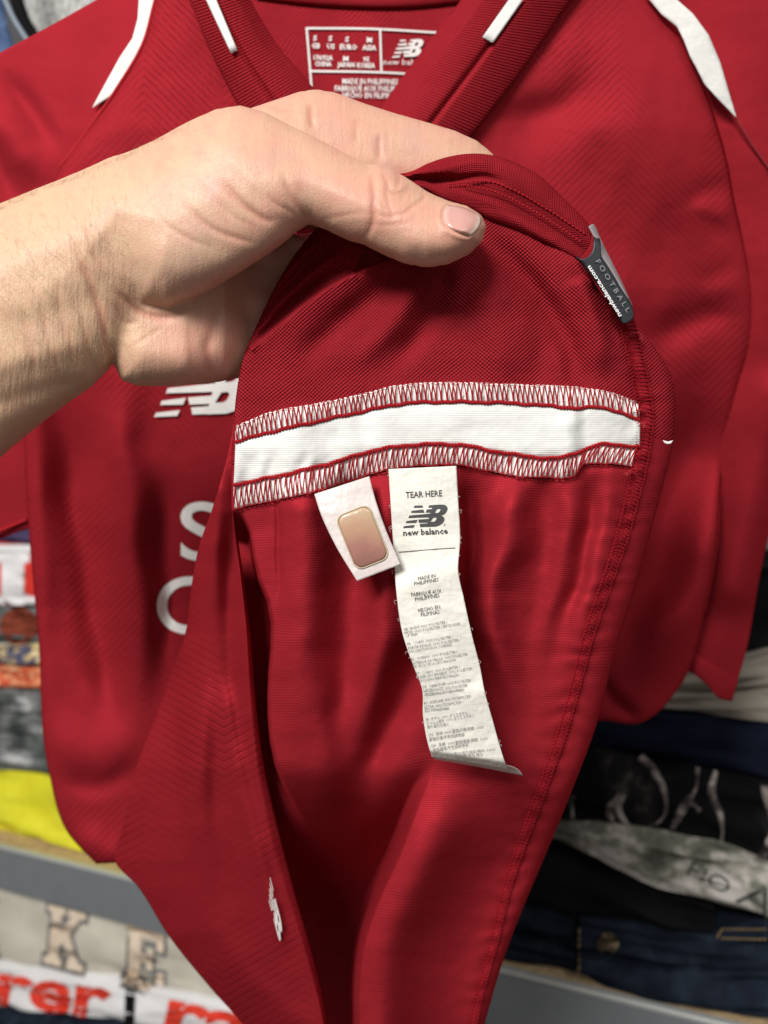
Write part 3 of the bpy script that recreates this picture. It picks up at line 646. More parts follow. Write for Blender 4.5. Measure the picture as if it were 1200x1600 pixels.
# ---- the lifted front: inner side facing the camera
leftE = [(505, 345), (478, 375), (440, 430), (405, 500), (380, 560), (370, 610), (364, 700), (362, 790), (374, 900), (390, 1020), (394, 1120), (396, 1220), (416, 1330), (448, 1450), (484, 1600), (496, 1680)]
rightE = [(1024, 544), (1046, 580), (1055, 620), (1054, 660), (1050, 700), (1038, 750), (1014, 840), (990, 925), (966, 1000), (930, 1139), (892, 1240), (855, 1330), (817, 1420), (791, 1487), (757, 1600), (735, 1680)]
topE = [(505, 345), (560, 330), (640, 300), (700, 316), (734, 328), (761, 341), (811, 362), (852, 382), (899, 404), (920, 428), (945, 465), (972, 494), (1000, 514), (1024, 544)]
botE = [(496, 1680), (620, 1680), (735, 1680)]
flapline = [(676, 1170), (671, 1186), (642, 1251), (612, 1330), (575, 1412), (556, 1469), (548, 1525), (546, 1600), (548, 1700)]
gapline = [(360, 770), (366, 792), (380, 804), (394, 860), (406, 910), (424, 955), (426, 990), (421, 1060), (420, 1119), (428, 1182), (450, 1240), (485, 1300), (530, 1360), (570, 1440), (590, 1560)]
SEAM_PL = [(975, 495), (1002, 600), (1004, 700), (972, 840), (918, 1000), (880, 1140), (815, 1320), (775, 1460), (730, 1650)]
def D6(X, Y, edge=True):
    X = np.asarray(X, float); Y = np.asarray(Y, float)
    d = np.interp(Y, [250, 340, 500, 700, 1000, 1300, 1600, 1700], [.256, .2565, .2605, .2625, .272, .288, .305, .31])
    d = d+.010*sm(X, 900, 1060)+.0035*sm(-X, -470, -360)
    # pleats gathered under the thumb
    d = d-step(X, Y, [(250, 720), (320, 620), (366, 572), (403, 530), (432, 508), (490, 462), (545, 430), (605, 405), (720, 350)], 4, 6.5, 80, 0, .4)*sm(X, 340, 380)
    d = d+.006*sm(-(Y-(572-(X-366)*.72)), 0, 80)*sm(-X, -560, -480)
    d = d-ridge(X, Y, [(385, 545), (440, 470), (490, 425), (545, 385)], 9, 3.0, .02, .2)-ridge(X, Y, [(378, 540), (410, 480), (455, 420), (500, 372)], 8, 3.2, .02, .1)
    d = d+ridge(X, Y, [(395, 540), (450, 480), (500, 440), (560, 405)], 6, 2.0, .1, .2)
    d = d+ridge(X, Y, [(575, 395), (568, 415), (555, 432)], 7, 1.8)-ridge(X, Y, [(600, 400), (585, 412), (560, 425)], 6, 1.2)
    # soft folds across the upper inside
    d = d+ridge(X, Y, [(640, 420), (560, 480), (440, 590)], 22, 3.0, .2, .4)+ridge(X, Y, [(705, 405), (670, 500), (590, 600)], 18, 3.0, .2, .4)-ridge(X, Y, [(670, 415), (620, 500), (530, 590)], 18, 2.6, .2, .4)
    d = d+ridge(X, Y, [(730, 330), (800, 410), (870, 500), (900, 580), (908, 640)], 20, 5.5, .35, .25)-ridge(X, Y, [(745, 420), (780, 520), (800, 620)], 36, 4.0, .3, .4)+ridge(X, Y, [(835, 440), (850, 520), (850, 620)], 22, 2.0, .3, .4)
    d = d-ridge(X, Y, [(900, 430), (935, 520), (950, 590)], 17, 3.0, .1, .3)+ridge(X, Y, [(925, 440), (955, 500), (985, 530)], 9, 2.2)
    # tape area: little waves, small tuck on the right
    d = d+ridge(X, Y, [(566, 600), (572, 760)], 16, 1.0, .2, .2)+ridge(X, Y, [(470, 620), (465, 780)], 30, -1.2, .2, .2)
    d = d-step(X, Y, [(913, 745), (907, 700), (908, 540)], 11, -2.0, 80, .1, .4)
    d = d-ridge(X, Y, [(895, 745), (890, 700), (880, 650)], 13, 1.5)
    # below the tape
    lowm = sm(Y, 725, 800)
    low = 0
    Xo, Yo = X, Y
    X = Xo+5*nz(Xo, Yo, 120, 51); 
    r = lambda p, w, a, e0=.0, e1=.5: ridge(X, Y, p, w, a*1.15, e0, e1)
    low = low+r([(434, 740), (436, 860), (434, 980)], 5, 1.6)
    low = low-r([(470, 720), (476, 900), (468, 1080), (490, 1290)], 36, 7)+r([(552, 720), (548, 900), (540, 1090), (530, 1250)], 30, 5.5)
    low = low-r([(606, 720), (606, 900), (590, 1050), (540, 1230)], 32, 6)+r([(715, 900), (650, 1030), (590, 1170), (520, 1330)], 30, 9, .4, .4)
    low = low-r([(500, 1000), (505, 1150), (510, 1290)], 26, 2.5, .4, .4)
    low = low+r([(722, 720), (740, 850), (732, 950), (775, 1080), (810, 1200)], 20, 6.5)-r([(805, 720), (792, 850), (766, 930), (788, 1060), (820, 1150)], 28, 8)
    low = low+r([(850, 720), (852, 860), (830, 1020), (800, 1200)], 30, 3)-r([(887, 720), (885, 850), (855, 980), (830, 1080)], 22, 2.6)+r([(925, 700), (915, 850), (875, 980), (850, 1100)], 17, 4.2)
    low = low-r([(962, 720), (940, 860), (905, 990), (880, 1060)], 16, 1.6)
    X, Y = Xo, Yo
    d = d+low*lowm
    # crevice on the left and the deep hollow at the bottom
    gd, gs_, gf = pdist(X, Y, spline(gapline, 24)); sg = gd*gs_   # positive left of the line
    d = d+.030*sm(sg, -3, 5)*sm(Y, 795, 850)*sm(-Y, -1310, -1180)
    fd, fs, ff = pdist(X, Y, spline(flapline, 30)); sf = fd*fs     # positive left of flap edge
    left = sm(sf, -16, 8); hollow = .12*sm(Y+.0010*(X-540)**2, 1195, 1480)
    d = d+hollow*left*sm(Y, 1150, 1230)
    d = d-.012*np.exp(-((sf+45)/48)**2)*sm(Y, 1185, 1330)
    d = d+.016*(1-left)*sm(-sf, 50, 180)*sm(Y, 1190, 1380)
    pd_ = pdist(X, Y, SEAM_PL)[0]; d = d+.00050*np.exp(-pd_/20)*np.sin(Y/5.2+2.5*nz(X, Y, 90, 61))*sm(Y, 520, 620)
    d = d-.00045*np.exp(-np.maximum(Y-np.interp(X, [366, 504, 612, 720, 852, 911, 990], [795, 765, 733, 727, 746, 727, 729]), 0)/14)*np.sin(X/6.3+2.2*nz(X, Y, 80, 62))*sm(Y, 700, 725)
    d = d+.0007*nz(X, Y, 150, 11)*sm(Y, 760, 900)+.00035*nz(X, Y, 70, 12)
    return d
def D6p(X, Y, U, V):
    e = (1-U)
    return D6(X, Y)+.006*np.exp(-e*55)+.002*np.exp(-U*90)*sm(-Y, -700, -600)+.0015*np.exp(-V*60)
X, Yg, U, V = coons(topE, botE, leftE, rightE, 330, 560)
D = D6p(X, Yg, U, V)
me_F = grid_faces(560, 330)
# upper part (birdseye knit) and lower part (fine rib knit) are separate pieces joined under the tape
rowsplit = 560
Vw = P(X, Yg, D).reshape(-1, 3); uv = np.stack([X, -Yg], -1).reshape(-1, 2)/100
cen = Yg.reshape(-1)[me_F].mean(1)
cxx = X.reshape(-1)[me_F].mean(1)
split = np.interp(cxx, [360, 480, 600, 720, 850, 1000, 1060], [728, 702, 676, 668, 676, 680, 694])
def submesh(name, F, mat):
    ids, inv = np.unique(F, return_inverse=True)
    o = mesh(name, Vw[ids], inv.reshape(-1, 4), mat, J, uv[ids])
    m = o.modifiers.new('thickness', 'SOLIDIFY'); m.thickness = .0006; m.offset = -1
    return o
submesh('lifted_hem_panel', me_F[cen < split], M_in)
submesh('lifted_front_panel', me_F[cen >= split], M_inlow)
# outer side of the lifted front, rolled over on the left
rightF = [(378, 600), (368, 660), (364, 740), (367, 800), (380, 900), (392, 1000), (400, 1100), (412, 1190), (436, 1300), (462, 1400), (485, 1480), (505, 1560), (514, 1610), (526, 1690)]
leftF = [(372, 600), (362, 680), (330, 800), (312, 850), (300, 910), (290, 987), (267, 1053), (243, 1120), (213, 1200), (192, 1290), (180, 1345), (215, 1385), (262, 1460), (330, 1545), (380, 1602), (430, 1690)]
def Dflap(X, Y, U=None, V=None):
    d = np.interp(Y, [600, 800, 1000, 1200, 1400, 1700], [.2685, .271, .282, .297, .312, .33])
    e = np.interp(Y, [600, 800, 912, 1000, 1100, 1200, 1345, 1450, 1600, 1700], [378, 366, 381, 392, 400, 413, 449, 476, 512, 526])
    l = np.interp(Y, [600, 680, 800, 850, 910, 987, 1053, 1120, 1200, 1290, 1345, 1385, 1460, 1545, 1602, 1700], [372, 362, 330, 312, 300, 287, 267, 243, 215, 200, 200, 212, 248, 318, 374, 440])
    f = np.clip((e-X)/np.maximum(e-l, 4), 0, 1)
    d = d+.055*f**1.6*sm(Y, 700, 1100)
    d = d-ridge(X, Y, [(345, 700), (326, 900), (316, 1050), (312, 1200), (320, 1400)], 22, 8, .1, .4)+ridge(X, Y, [(364, 780), (360, 950), (368, 1100), (405, 1330)], 16, 6, .2, .4)
    d = d+step(X, Y, [(300, 1420), (287, 1250), (284, 1100), (296, 940)], 13, 4.5, 80, .4, .4)*-1.0
    d = d-ridge(X, Y, [(352, 1050), (378, 1220), (420, 1400), (450, 1500)], 14, 3.2)+ridge(X, Y, [(325, 1080), (345, 1310), (395, 1520)], 20, 3.4, .45, .4)
    d = d-ridge(X, Y, [(200, 1330), (222, 1210), (262, 1060)], 15, 4, .4, .4)
    d = d-ridge(X, Y, [(285, 1340), (340, 1470), (420, 1560), (510, 1630)], 22, 2.6, .4, .1)
    return d+.0005*nz(X, Y, 90, 15)
def Dflap_p(X, Y, U, V): return Dflap(X, Y)+.0035*np.exp(-(1-U)*28)-.0012*np.exp(-((1-U)-.06)**2/.0008)
panel('rolled_front_flap', [(372, 600), (375, 599.5), (378, 600)], [(430, 1690), (526, 1690)], leftF, rightF, 130, 420, Dflap_p, M_flap, J)
# hem of the lifted front, folded over towards the camera and sewn twice
hemT = [(618, 272), (640, 268), (667, 256), (700, 245), (734, 240), (767, 242), (811, 257), (845, 277), (882, 311), (909, 338), (926, 358)]
hemB = [(618, 280), (660, 296), (700, 317), (734, 329), (761, 342), (811, 363), (852, 383), (880, 396), (902, 408)]
def Dhem(X, Y, U=None, V=None):
    d = np.interp(X, [600, 700, 800, 930], [.2558, .2548, .2560, .2595])
    d = d-ridge(X, Y, [(655, 272), (700, 262), (745, 252), (775, 262)], 8, 1.4, .1, .2)+ridge(X, Y, [(640, 277), (700, 281), (760, 276), (800, 290)], 6, 1.8, .05, .2)
    d = d-ridge(X, Y, [(680, 292), (720, 302), (760, 318), (820, 350), (880, 385)], 9, 1.3)+ridge(X, Y, [(740, 318), (800, 335), (870, 375)], 5, .7)
    return d
def Dhem_p(X, Y, U, V): return Dhem(X, Y)+.0035*(2*V-1)**6+.0008*np.cos(V*math.pi*3)
panel('folded_hem', hemT, hemB, [(618, 272), (618, 280)], [(926, 358), (920, 385), (902, 408)], 180, 46, Dhem_p, M_band, J, .0008)
A = Acc()
for l in ([(700, 288), (767, 284), (811, 301), (852, 325), (916, 367)], [(724, 289), (778, 301), (828, 326), (909, 378)]):
    q = spline(l, 170)
    for k in range(0, 168, 5):
        z = q[k:k+4]; A.tube(P(z[:, 0], z[:, 1], Dhem(z[:, 0], z[:, 1])-.0010-.0003*np.sin(np.linspace(0, 3.14, 4))), .00026, 5)
ptag(A.build('twin_needle_stitching', M_thread, J), 'lighter red twin stitch line')['kind'] = 'stuff'; A = None
# side seam overlock on the inside, red on red
seamC = [(958, 470), (975, 495), (990, 545), (1002, 600), (1009, 650), (1004, 700), (990, 770), (972, 840), (950, 905), (918, 1000), (905, 1050), (880, 1140), (850, 1225), (815, 1320), (789, 1400), (775, 1460), (748, 1560), (730, 1650)]
q = spline(seamC, 900); tq = np.gradient(q, axis=0); tq /= np.linalg.norm(tq, axis=1)[:, None]; nq = np.stack([-tq[:, 1], tq[:, 0]], -1)
A = Acc(); arc = np.r_[0, np.cumsum(np.linalg.norm(np.diff(q, axis=0), axis=1))]; L = arc[-1]; sv = 0.0; k = 0; pts = []
wq = lambda s_: np.interp(s_, [0, 250, 420, 700, L], [13, 12, 8.5, 7, 5.5])
def at(s_, o_):
    x = np.interp(s_, arc, q[:, 0]); y = np.interp(s_, arc, q[:, 1]); a = np.interp(s_, arc, nq[:, 0]); b = np.interp(s_, arc, nq[:, 1]); return x+a*o_, y+b*o_
# a raised allowance under the loops
so = np.linspace(0, L, 500); oo = np.linspace(-1, 1, 9)
XX = np.array([[at(s_, o_*wq(s_)*1.1) for o_ in oo] for s_ in so]); DD = D6(XX[..., 0], XX[..., 1])-.0012*(1-oo[None]**4)-.0002+.002*(np.abs(oo[None]) > .99)
DD = DD+.00025*nz(XX[..., 0]*1.0, XX[..., 1], 16, 8)
o = mesh('seam_allowance', P(XX[..., 0], XX[..., 1], DD).reshape(-1, 3), grid_faces(500, 9), M_inlow, J, XX.reshape(-1, 2)/100)
while sv < L-6:
    w_ = wq(sv); jj = random.uniform(-1.8, 1.8)
    pl = [at(sv+2.5+jj, -w_), at(sv, 0), at(sv+2.2, w_+jj), at(sv+5.0, 0), at(sv+7+jj, -w_)]
    p_ = spline(pl, 9); A.tube(P(p_[:, 0], p_[:, 1], D6(p_[:, 0], p_[:, 1])-.0015), .00019, 4); sv += random.uniform(5.4, 6.6)
for off_ in (-1, .15, 1):
    s_ = np.arange(0, L, 2.0); xy = np.array([at(a, off_*wq(a)*.96+1.5*math.sin(a*1.0)) for a in s_]); A.tube(P(xy[:, 0], xy[:, 1], D6(xy[:, 0], xy[:, 1])-.0014-.0003*np.sin(s_*1.9)), .00024, 4)
ptag(A.build('side_seam_stitching', thread_mat('seam thread', (.31, .012, .022), .8), J), 'red overlocked side seam')['kind'] = 'stuff'
# little white tape end showing at the outer edge
flatpatch('tape_end', [(1036, 688), (1044, 690), (1052, 688), (1049, 693), (1043, 694), (1038, 692)], lambda X, Y: D6(X, Y), M_puff, J, .0022, 2)

# ---- white side tape and its overlock stitches
T1 = [(368, 665), (424, 643), (489, 631), (566, 615), (612, 603), (658, 598), (720, 597), (780, 599), (835, 601), (900, 604), (916, 606), (956, 613), (998, 629)]
T2 = [(368, 690), (427, 674), (489, 660), (566, 643), (627, 631), (689, 628), (720, 628), (801, 630), (880, 636), (902, 638), (936, 636), (1000, 657)]
T3 = [(365, 758), (442, 742), (523, 722), (584, 704), (627, 697), (689, 694), (720, 695), (767, 704), (835, 714), (869, 716), (902, 707), (936, 695), (1000, 699)]
T4 = [(366, 795), (442, 779), (504, 765), (566, 745), (612, 733), (658, 728), (720, 727), (751, 733), (801, 743), (852, 746), (900, 741), (911, 727), (936, 724), (988, 729)]
def ribbon(name, a, b, mat, off, nu=260, nv=14, puff=.0004):
    A_ = spline(a, nu); B_ = spline(b, nu); v_ = np.linspace(0, 1, nv)[:, None]
    X = A_[None, :, 0]*(1-v_)+B_[None, :, 0]*v_; Y = A_[None, :, 1]*(1-v_)+B_[None, :, 1]*v_
    D = D6(X, Y)-off-puff*(1-(2*v_-1)**4)
    o = mesh(name, P(X, Y, D).reshape(-1, 3), grid_faces(nv, nu), mat, J, np.stack([X, -Y], -1).reshape(-1, 2)/100)
    m = o.modifiers.new('t', 'SOLIDIFY'); m.thickness = .0004; m.offset = -1
    return o
ptag(ribbon('side_tape', T2, T3, M_tape, .0013), 'flat white tape sewn inside')
def overlock(a, b, name, mat, flip):
    """white puffs under red zigzag loops between two edges"""
    la = spline(a, 1200); lb = spline(b, 1200)
    n = int(np.linalg.norm(np.diff(la, axis=0), axis=1).sum()/7.9)
    B_ = Acc(); R_ = Acc()
    ribbon('tape_edge', a, b, M_puff, .0008, 260, 8, .0002)
    c = lambda f, g: (la[int(np.clip(f, 0, 1)*1199)]*(1-g)+lb[int(np.clip(f, 0, 1)*1199)]*g+np.array([0, .9*math.sin(f*61+g*2)+.6*math.sin(f*143)]))
    for k in range(n):
        j = random.uniform(-.2, .2); f0 = (k+j*.6)/n; f5 = (k+.5+j)/n
        # puff: flattened bead
        p0 = c(f5-.12/n, .06); p1 = c(f5+.12/n, .94)
        t_ = np.linspace(0, 1, 9)[:, None]; pp = p0*(1-t_)+p1*t_; pp[:, 0] += 1.1*math.sin(k*1.7)*np.sin(t_[:, 0]*3.1)
        rr = .00072*np.clip(np.sin(np.linspace(.12, math.pi-.12, 9))*1.25, .25, 1)
        B_.tube(P(pp[:, 0], pp[:, 1], D6(pp[:, 0], pp[:, 1])-.0011), rr, 7)
        # loop: V-shaped, thread lies over the puffs
        g0, g1 = (0.0, 1.0)
        pl = [c(f0, g0 if not flip else g1), c(f0+.30/n, .45), c(f0+.5/n, g1 if not flip else g0), c(f0+.62/n, .5), c(f0+1/n, g0 if not flip else g1)]
        p_ = spline(pl, 13); R_.tube(P(p_[:, 0]+random.uniform(-.9, .9), p_[:, 1]+random.uniform(-.8, .8), D6(p_[:, 0], p_[:, 1])-.00185), .00021, 4)
    for g_, r_, ph in ((.0 if flip else 1.0, .00034, 0), (1.0 if flip else 0.0, .00016, 1)):
        f = np.linspace(0, 1, n*6)
        for s2 in (0, math.pi) if ph == 0 else (0,):
            xy = np.array([c(x, g_) for x in f]); xy[:, 1] += (1.9 if ph == 0 else .7)*np.sin(f*n*5.0+s2)
            R_.tube(P(xy[:, 0], xy[:, 1], D6(xy[:, 0], xy[:, 1])-.0017-.00030*np.cos(f*n*5.0+s2)), r_, 5)
    o = B_.build('tape_edge_puffs', M_puff, J); o['kind'] = 'stuff'
    o = R_.build(name, mat, J); o['kind'] = 'stuff'; return o
ptag(overlock(T1, T2, 'overlock_stitching', M_thread, False), 'red zigzag stitches along the upper tape edge')
ptag(overlock(T3, T4, 'overlock_stitching', M_thread, True), 'red zigzag stitches along the lower tape edge')
# loose thread ends
A = Acc()
for (x, y) in ((495, 762), (612, 735), (500, 765), (700, 724), (618, 733), (606, 732), (1000, 640), (996, 520), (1002, 660), (985, 735), (508, 766)):
    for k in range(5):
        a = random.uniform(0, 6.3); l = random.uniform(6, 15); c_ = random.uniform(-4, 4)
        pl = [(x, y), (x+math.cos(a)*l*.5+c_, y+abs(math.sin(a))*l*.5), (x+math.cos(a)*l, y+abs(math.sin(a))*l*.8+c_)]
        p_ = spline(pl, 8); A.tube(P(p_[:, 0], p_[:, 1], D6(p_[:, 0], p_[:, 1])-.0024-.0004*k), .00012, 4)
o = A.build('loose_threads', M_thread_light, J); o['kind'] = 'stuff'

# ---- care label
CL_L = [(607, 733), (611, 798), (615, 861), (620, 932), (628, 986), (639, 1022), (650, 1051), (659, 1075), (661, 1120), (668, 1160), (675, 1184)]
CL_R = [(713, 728), (716, 782), (719, 845), (716, 892), (725, 936), (738, 995), (750, 1042), (757, 1079), (770, 1126), (784, 1176), (793, 1203)]
def Dlab(X, Y):
    X = np.asarray(X, float); Y = np.asarray(Y, float)
    d = np.interp(Y, [728, 800, 950, 1080, 1185, 1215], [.2568, .2548, .2552, .2560, .2605, .2640])
    d = d+.0010*np.sin((Y-760)/46+(X-660)/160)-ridge(X, Y, [(716, 888), (660, 905), (620, 925)], 22, 1.2, 0, 0)+ridge(X, Y, [(612, 850), (700, 1000), (760, 1080)], 26, .9, .1, .1)
    d = d+.0016*((X-(625+(Y-730)*.19+50))/55)**2*.5
    return d
lab = panel('care_label', [(607, 733), (713, 728)], [(675, 1184), (735, 1193), (793, 1203)], CL_L, CL_R, 50, 180, lambda X, Y, U, V: Dlab(X, Y)+.004*np.maximum(V-.975, 0)/.025*(V > .975), M_label, J, .00025)
ptag(lab, 'long cream care label printed in grey')
tip = panel('label_fold', [(675, 1182), (735, 1191), (790, 1196)], [(680, 1187), (745, 1198), (817, 1212)], [(675, 1182), (680, 1187)], [(790, 1196), (802, 1199), (812, 1205), (817, 1212)], 40, 12, lambda X, Y, U, V: Dlab(X, Y)+.004+.006*V, M_satin, lab, .00025)
TX = [('TEAR HERE', (634, 778), (691, 775), 9.5, .012, 0), ('new balance', (630, 837), (700, 833.5), 9.4, .022, 0),
 ('MADE IN', (653, 907), (680, 902), 5.6, .0, 0.2), ('PHILIPPINES', (647, 915), (685, 908), 5.6, .0, 0.2), ('FABRIQUÉ AUX', (643, 932.5), (690, 926), 6.3, 0.0, 0), ('PHILIPPINES', (649, 939.5), (687, 933), 6.3, 0.0, 0),
 ('HECHO EN', (654, 957), (688, 951), 6.3, .0, 0), ('FILIPINAS', (658, 963.5), (687, 959), 6.3, .0, 0),
 ('GB : BODY: 100% POLYESTER /', (631, 986), (699, 973.5)), ('MESH: 100% POLYESTER / EXCLUSIVE', (632, 991.5), (719, 976.5)), ('OF TRIM', (634, 996.5), (652, 993)),
 ('FR : CORPS: 100% POLYESTER /', (637, 1008.5), (708, 997)), ('PARTIE RÉSILLE: 100% POLYESTER /', (638, 1015), (720, 1001.5)), ('DECORATION NON COMPRISE', (640, 1020.5), (706, 1009.5)),
 ('ES : CUERPO: 100% POLIÉSTER /', (643, 1033), (715, 1020)), ('INTERIOR DE MALLA: 100% POLIÉSTER', (645, 1039), (731, 1024)), ('NO INCLUYE LA DECORACIÓN', (646, 1044), (712, 1033)),
 ('PT : CORPO: 100% POLIÉSTER /', (651, 1055.5), (719, 1044)), ('INSERÇÃO EM REDE: 100% POLIÉSTER /', (653, 1061), (741, 1046)), ('EXCLUSIVO PARA DECORAÇÃO', (656, 1066), (718, 1056.5)),
 ('DE : OBERSTOFF: 100% POLYESTER', (661, 1076), (736, 1065)), ('NETZEINSATZ: 100% POLYESTER', (662, 1082), (731, 1073)), ('VERZIERUNG AUSGENOMMEN', (663, 1088), (725, 1080)),
 ('RU : КОРСАЖ: 100% ПОЛИЭСТЕР /', (663, 1101), (738, 1090)), ('СЕТКА: 100% ПОЛИЭСТЕР /', (663, 1107.5), (723, 1099.5)), ('БЕЗ УКРАШЕНИЙ', (664, 1113), (701, 1109.5)),
 ('JP : ボディ: 100% ポリエステル /', (666, 1127), (734, 1116)), ('メッシュ部分: 100% ポリエステル /', (667, 1133), (740, 1120)), ('飾り部分を除く', (668, 1138.5), (701, 1134)),
 ('CN : 身体: 100%聚酯纤维/网眼: 100%', (669, 1151), (756, 1138)), ('聚酯纤维/不包括装饰部', (671, 1158), (726, 1150)), ('CH : 身體: 100%聚酯纖維/網眼: 100%', (673, 1168), (762, 1156)), ('聚酯纖維/不包括裝飾部', (677, 1175), (732, 1166)),
 ('KR : 100%폴리에스테르/메시: 100%', (683, 1184), (774, 1173)), ('폴리에스테르 장식 제외', (697, 1187), (754, 1181))]
for t in TX:
    if len(t) == 3: tx, a, b = t; c_, bo, sh = 4.6, -.008, 0
    else: tx, a, b, c_, bo, sh = t
    text_at('printed_text', tx, a, b, c_, Dlab, M_ink if len(t) > 3 else M_ink_light, lab, .00022, bo, sh, res=1)
A = Acc(); bar(A, [(623, 862.5), (650, 860.5), (680, 858), (711, 856)], 1.1, Dlab, .00025); A.build('tear_line', M_ink, lab, False)
th = math.radians(-0)
logo_at('printed_logo', lambda x, y: (600+x*1.0, 780+y*1.0), Dlab, M_ink, lab, .00025)
text_at('registered_mark', '®', (693, 823), (697.5, 822.6), 5, Dlab, M_ink_light, lab, .00022, 0, res=1)

A = Acc()
for k in range(26):
    side = random.random() < .5; t_ = random.random(); e_ = spline(CL_R if side else CL_L, 50)[int(t_*49)]; sg_ = 1 if side else -1
    l_ = random.uniform(3, 9); a_ = random.uniform(-1.2, 1.2)
    pl = [tuple(e_), (e_[0]+sg_*l_*.6*math.cos(a_), e_[1]+l_*.6*math.sin(a_)), (e_[0]+sg_*l_*.7*math.cos(a_+1), e_[1]+l_*math.sin(a_+1))]
    p_ = spline(pl, 7); A.tube(P(p_[:, 0], p_[:, 1], Dlab(p_[:, 0], p_[:, 1])-.0003), .00005, 4)
o = A.build('frayed_threads', M_fuzz, lab); o['kind'] = 'stuff'
# ---- security tag with clear window
SL = [(491, 772), (500, 800), (523, 850), (558, 908)]; SR = [(577, 744), (585, 775), (600, 820), (626, 882)]
def Dsec(X, Y): return np.interp(Y, [740, 800, 908], [.2580, .2552, .2532])-.0006*np.sin((X-500)/30)
sec = panel('security_tag', [(491, 768), (577, 740)], [(558, 908), (626, 879)], SL, SR, 30, 50, lambda X, Y, U, V: Dsec(X, Y), M_satin, J, .0003)
ptag(sec, 'short pale satin tag with a clear window')
n = N('iridescent film'); v = n.obj(); tc = n.noise(v, 60, 3); sx_ = n.nd('ShaderNodeSeparateXYZ'); n.t.links.new(v, sx_.inputs[0])
grd = n.M('ADD', n.M('MULTIPLY', tc, .42), n.M('MULTIPLY', n.M('SUBTRACT', sx_.outputs[2], CAMZ-.0125), 40.0))
M_film = n.out(n.ramp(grd, [(.0, (.26, .12, .10)), (.25, (.34, .16, .13)), (.45, (.44, .26, .17)), (.7, (.50, .36, .24))]), .18, n.bump(n.noise(v, 350, 3), .00015), Coat_Weight=.35, Coat_Roughness=.3)
def rrect(c, ux, uy, w_, h_, r_, n=8):
    o_ = []
    for (sx, sy, a0) in ((1, -1, -90), (1, 1, 0), (-1, 1, 90), (-1, -1, 180)):
        for i in range(n):
            a = math.radians(a0+90*i/(n-1)); x = sx*(w_-r_)+r_*math.cos(a); y = sy*(h_-r_)+r_*math.sin(a); o_.append((c[0]+ux[0]*x+uy[0]*y, c[1]+ux[1]*x+uy[1]*y))
    return np.array(o_)
c0 = (566.5, 839.5); uy = np.array([.37, .93]); uy /= np.linalg.norm(uy); ux = np.array([uy[1], -uy[0]])
rings = []; offs = [(1.0, -.0), (.985, .0003), (.94, .00045), (.85, .0005), (.6, .00055), (.3, .00055)]
for s_, o_ in offs:
    r = rrect(c0, ux, uy, 27*s_-(1-s_)*2, 44*s_, 12*s_+1); rings.append(P(r[:, 0], r[:, 1], Dsec(r[:, 0], r[:, 1])-.0001-o_))
m_ = len(rings[0]); V = np.concatenate(rings); F = [(k*m_+i, k*m_+(i+1) % m_, (k+1)*m_+(i+1) % m_, (k+1)*m_+i) for k in range(len(rings)-1) for i in range(m_)]; F.append(tuple((len(rings)-1)*m_+i for i in range(m_)))
mesh('clear_window', V, F, M_film, sec)
r = rrect(c0, ux, uy, 28, 45, 13, 10); A = Acc(); r = np.vstack([r, r[:1]]); A.tube(P(r[:, 0], r[:, 1], Dsec(r[:, 0], r[:, 1])-.0003), .0002, 6); A.build('window_rim', plain('pale gold rim', (.52, .44, .30), .35), sec)

# ---- black loop tag on the hem
def Dtag(X, Y): return .2545+.000022*(np.asarray(X)-900)-.000004*(np.asarray(Y)-400)
tg = panel('hem_tag', [(899, 402), (908, 405), (917, 402), (925, 394), (928, 380), (929, 366)], [(968, 502), (975, 505.5), (983, 503), (988, 499), (990, 493), (989, 482)], [(899, 402), (912, 418), (935, 448), (955, 480), (968, 502)], [(929, 366), (937, 372), (939, 395), (950, 415), (966, 441), (986, 474), (989, 482)], 30, 50,
           lambda X, Y, U, V: Dtag(X, Y)+.0028*(2*U-1)**6+.002*np.maximum(V-.93, 0)/.07*0, M_blacktag, J, .0005)
ptag(tg, 'black loop tag with white and grey lettering')
panel('tag_back', [(921, 353), (926, 350), (932, 356)], [(986, 476), (989, 478)], [(921, 353), (929, 368), (938, 380), (940, 397), (951, 414), (967, 440), (986, 476)], [(932, 356), (941, 378), (953, 402), (970, 436), (989, 478)], 14, 50, lambda X, Y, U, V: Dtag(X, Y)+.0012+.004*U, M_silver, tg, .0005)
text_at('tag_lettering', 'F O O T B A L L', (930.5, 408.5), (979.5, 488.5), 7.5, Dtag, M_taggrey, tg, .0007, .0, 0, res=2)
text_at('tag_lettering', 'newbalance.com', (971.5, 493), (922, 414.5), 6.5, Dtag, M_tagwhite, tg, .0007, .03, .15, res=2)
# small vertical mark near the bottom of the flap
logo_at('flap_logo', lambda x, y: (414+(x-30)*.33+(y-9)*.22, 1386+(x-30)*1.25-(y-9)*.45), lambda X, Y: Dflap(X, Y), M_embro, J, .0024)

